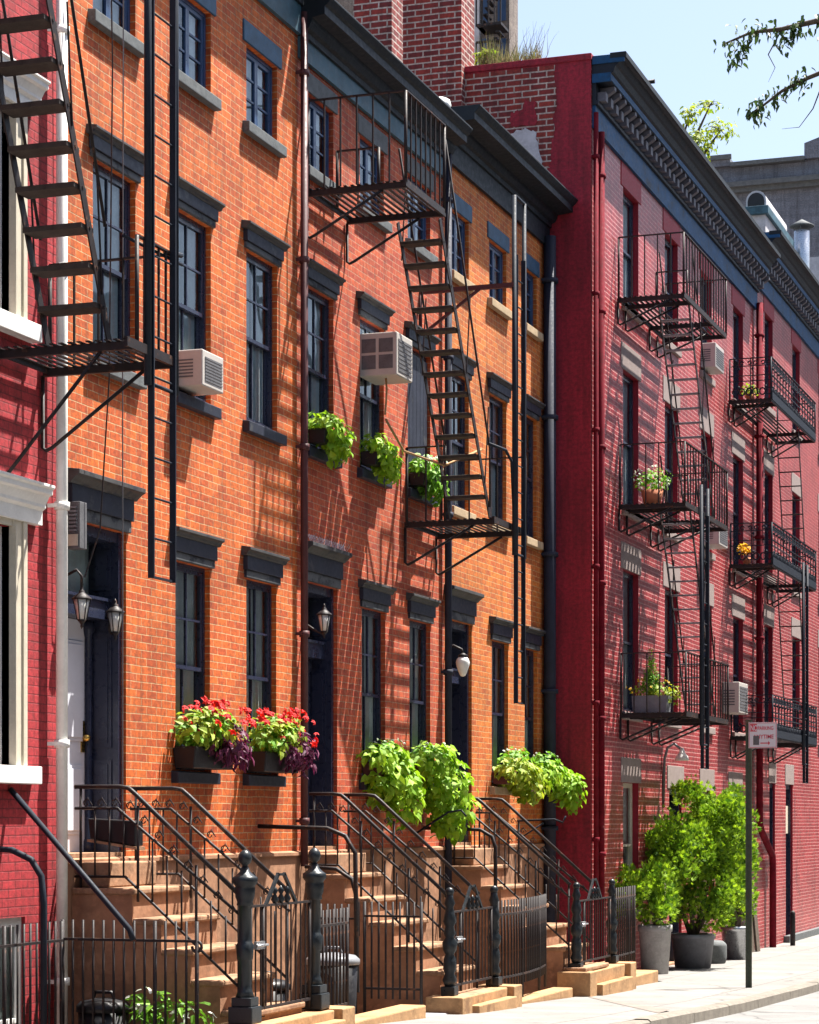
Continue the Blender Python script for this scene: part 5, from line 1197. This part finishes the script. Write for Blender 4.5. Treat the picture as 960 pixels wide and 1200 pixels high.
# ------------------------------------------------------------------ sidewalk things
st, sq = 29.3, 3.02; G = g(st)
th = thing('sign_post', (st, sq, G), 'slim dark steel sign post on the sidewalk near the kerb', 'sign post')
mb = MB(); mb.prism([(sq - .045, st - .012), (sq - .03, st + .012), (sq - .012, st + .016), (sq + .012, st + .016), (sq + .03, st + .012), (sq + .045, st - .012)], 0, 1, 't') if False else None
mb.box(st - .012, st + .012, sq - .022, sq + .022, G - .2, 3.28); mb.box(st - .028, st - .013, sq - .040, sq - .022, G - .2, 3.28); mb.box(st - .028, st - .013, sq + .022, sq + .040, G - .2, 3.28); part('channel', mb, M['postgreen'], th)
sg = thing('parking_sign', (st - .04, sq + .15, 2.93), 'white sign with red NO PARKING lettering on the post', 'parking sign')
q0, q1, h0, h1 = sq - .0, sq + .36, 2.92, 3.245; T = st - .034
mb = MB(); mb.box(T, T + .004, q0, q1, h0, h1); part('plate', mb, M['signwhite'], sg, bevel=.001)
mb = MB(); z = T - .0015; e = .012
for a, b, c, d in ((q0 + .006, q1 - .006, h1 - .012, h1 - .006), (q0 + .006, q1 - .006, h0 + .006, h0 + .012), (q0 + .006, q0 + .012, h0 + .012, h1 - .012), (q1 - .012, q1 - .006, h0 + .012, h1 - .012)): mb.box(z, T - .0002, a, b, c, d)
part('border', mb, M['signred'], sg)
mb = MB(); mb.box(T - .0015, T - .0002, q0 + .018, q0 + .106, h1 - .115, h1 - .02); part('red_square', mb, M['signred'], sg)
def text(s, q, h, size, mat, off, wx=1.0):
    cu = bpy.data.curves.new('lettering', 'FONT'); cu.body = s; cu.size = size; cu.extrude = .0006; cu.offset = size * .018
    ob = bpy.data.objects.new('tmp', cu); COL.objects.link(ob); bpy.context.view_layer.update()
    me = bpy.data.meshes.new_from_object(ob.evaluated_get(bpy.context.evaluated_depsgraph_get())); bpy.data.objects.remove(ob)
    # text x -> +q (world -Y), text y -> h, facing -t
    me.transform(Matrix(((0, 0, -1, 0), (-wx, 0, 0, 0), (0, 1, 0, 0), (0, 0, 0, 1)))); me.materials.clear(); me.materials.append(M[mat])
    o = link('lettering', me, sg); o.location = P(T - off, q, h) - wloc(sg); return o
text('NO', q0 + .022, h1 - .103, .098, 'signwhite', .0024, .60)
text('PARKING', q0 + .113, h1 - .095, .064, 'signred', .0012, .76)
text('ANYTIME', q0 + .06, h1 - .205, .070, 'signred', .0012, .88)
mb = MB(); mb.box(T - .0015, T - .0002, q0 + .15, q0 + .25, h0 + .056, h0 + .068); mb.prism([(q0 + .25, h0 + .036), (q0 + .275, h0 + .062), (q0 + .25, h0 + .088)], T - .0015, T - .0002); part('arrow', mb, M['signred'], sg)
mb = MB(); mb.box(T - .003, T - .0016, q0 + .06, q0 + .135, h0 + .04, h0 + .155); part('sticker', mb, M['acdark'], sg)
mb = MB(); mb.lathe((44.6, RQ + .35, g(44.6)), [(.05, 0), (.05, .62), (.035, .66), (.0, .67)], 12); solo('bollard', mb, M['iron'], (44.6, RQ + .35, g(44.6)), 'short black pipe bollard beside the maroon drainpipe', 'bollard')
th = thing('crate_boards', (42.0, RQ + .4, g(42)), 'weathered brown boards leaning on the red wall behind the shrubs', 'boards')
for k in range(2):
    mb = MB(); mb.prism([(RQ + .06 + .03 * k, 0.95 - .06 * k), (RQ + .10 + .03 * k, .95 - .06 * k), (RQ + .20 + .04 * k, g(42)), (RQ + .16 + .04 * k, g(42))], 41.2 + k * .32, 41.5 + k * .32); part('board', mb, M['bark'], th)
mb = MB(); mb.lathe((36.6, RQ + .40, g(36.6)), [(.24, 0), (.26, .1), (.26, .30), (.2, .36), (.0, .37)], 14); solo('stone_block', mb, M['sill'], (36.6, RQ + .4, g(36.6)), 'rough grey stone between the slate planter and the galvanised tub', 'stone', bevel=.02)

# ------------------------------------------------------------------ camera, light, world
F, VPX, HY = 2730, 1420, 962
th_ = math.atan((VPX - 480) / F)
cam = bpy.data.cameras.new('camera'); co = bpy.data.objects.new('camera', cam); COL.objects.link(co)
co.location = (0, -8.56, 2.0); co.rotation_euler = (math.pi / 2, 0, th_ - math.pi / 2)
cam.sensor_fit = 'VERTICAL'; cam.sensor_height = 36; cam.lens = F / 1200 * 36; cam.shift_y = (HY - 600) / 1200; cam.clip_end = 3000; cam.clip_start = .1
scn.camera = co
sd = Vector((1.2, -1.0, 3.5)).normalized()
sun = bpy.data.lights.new('sun', 'SUN'); so = bpy.data.objects.new('sun', sun); COL.objects.link(so)
sun.energy = 5.0; sun.angle = math.radians(.5); sun.color = (1, .95, .87); so.rotation_euler = sd.to_track_quat('Z', 'Y').to_euler()
w = bpy.data.worlds.new('World'); scn.world = w; w.use_nodes = True; nt = w.node_tree
sky = nt.nodes.new('ShaderNodeTexSky'); sky.sky_type = 'NISHITA'; sky.sun_disc = False
sky.sun_elevation = math.asin(sd.z); sky.sun_rotation = math.atan2(sd.x, sd.y); sky.air_density = 1.0; sky.dust_density = 3.0; sky.ozone_density = .6
bg = nt.nodes['Background']; nt.links.new(sky.outputs[0], bg.inputs[0]); bg.inputs[1].default_value = .072
vs = scn.view_settings; vs.view_transform = 'Standard'; vs.look = 'None'; vs.gamma = 1; vs.use_curve_mapping = False; vs.exposure = 1.8
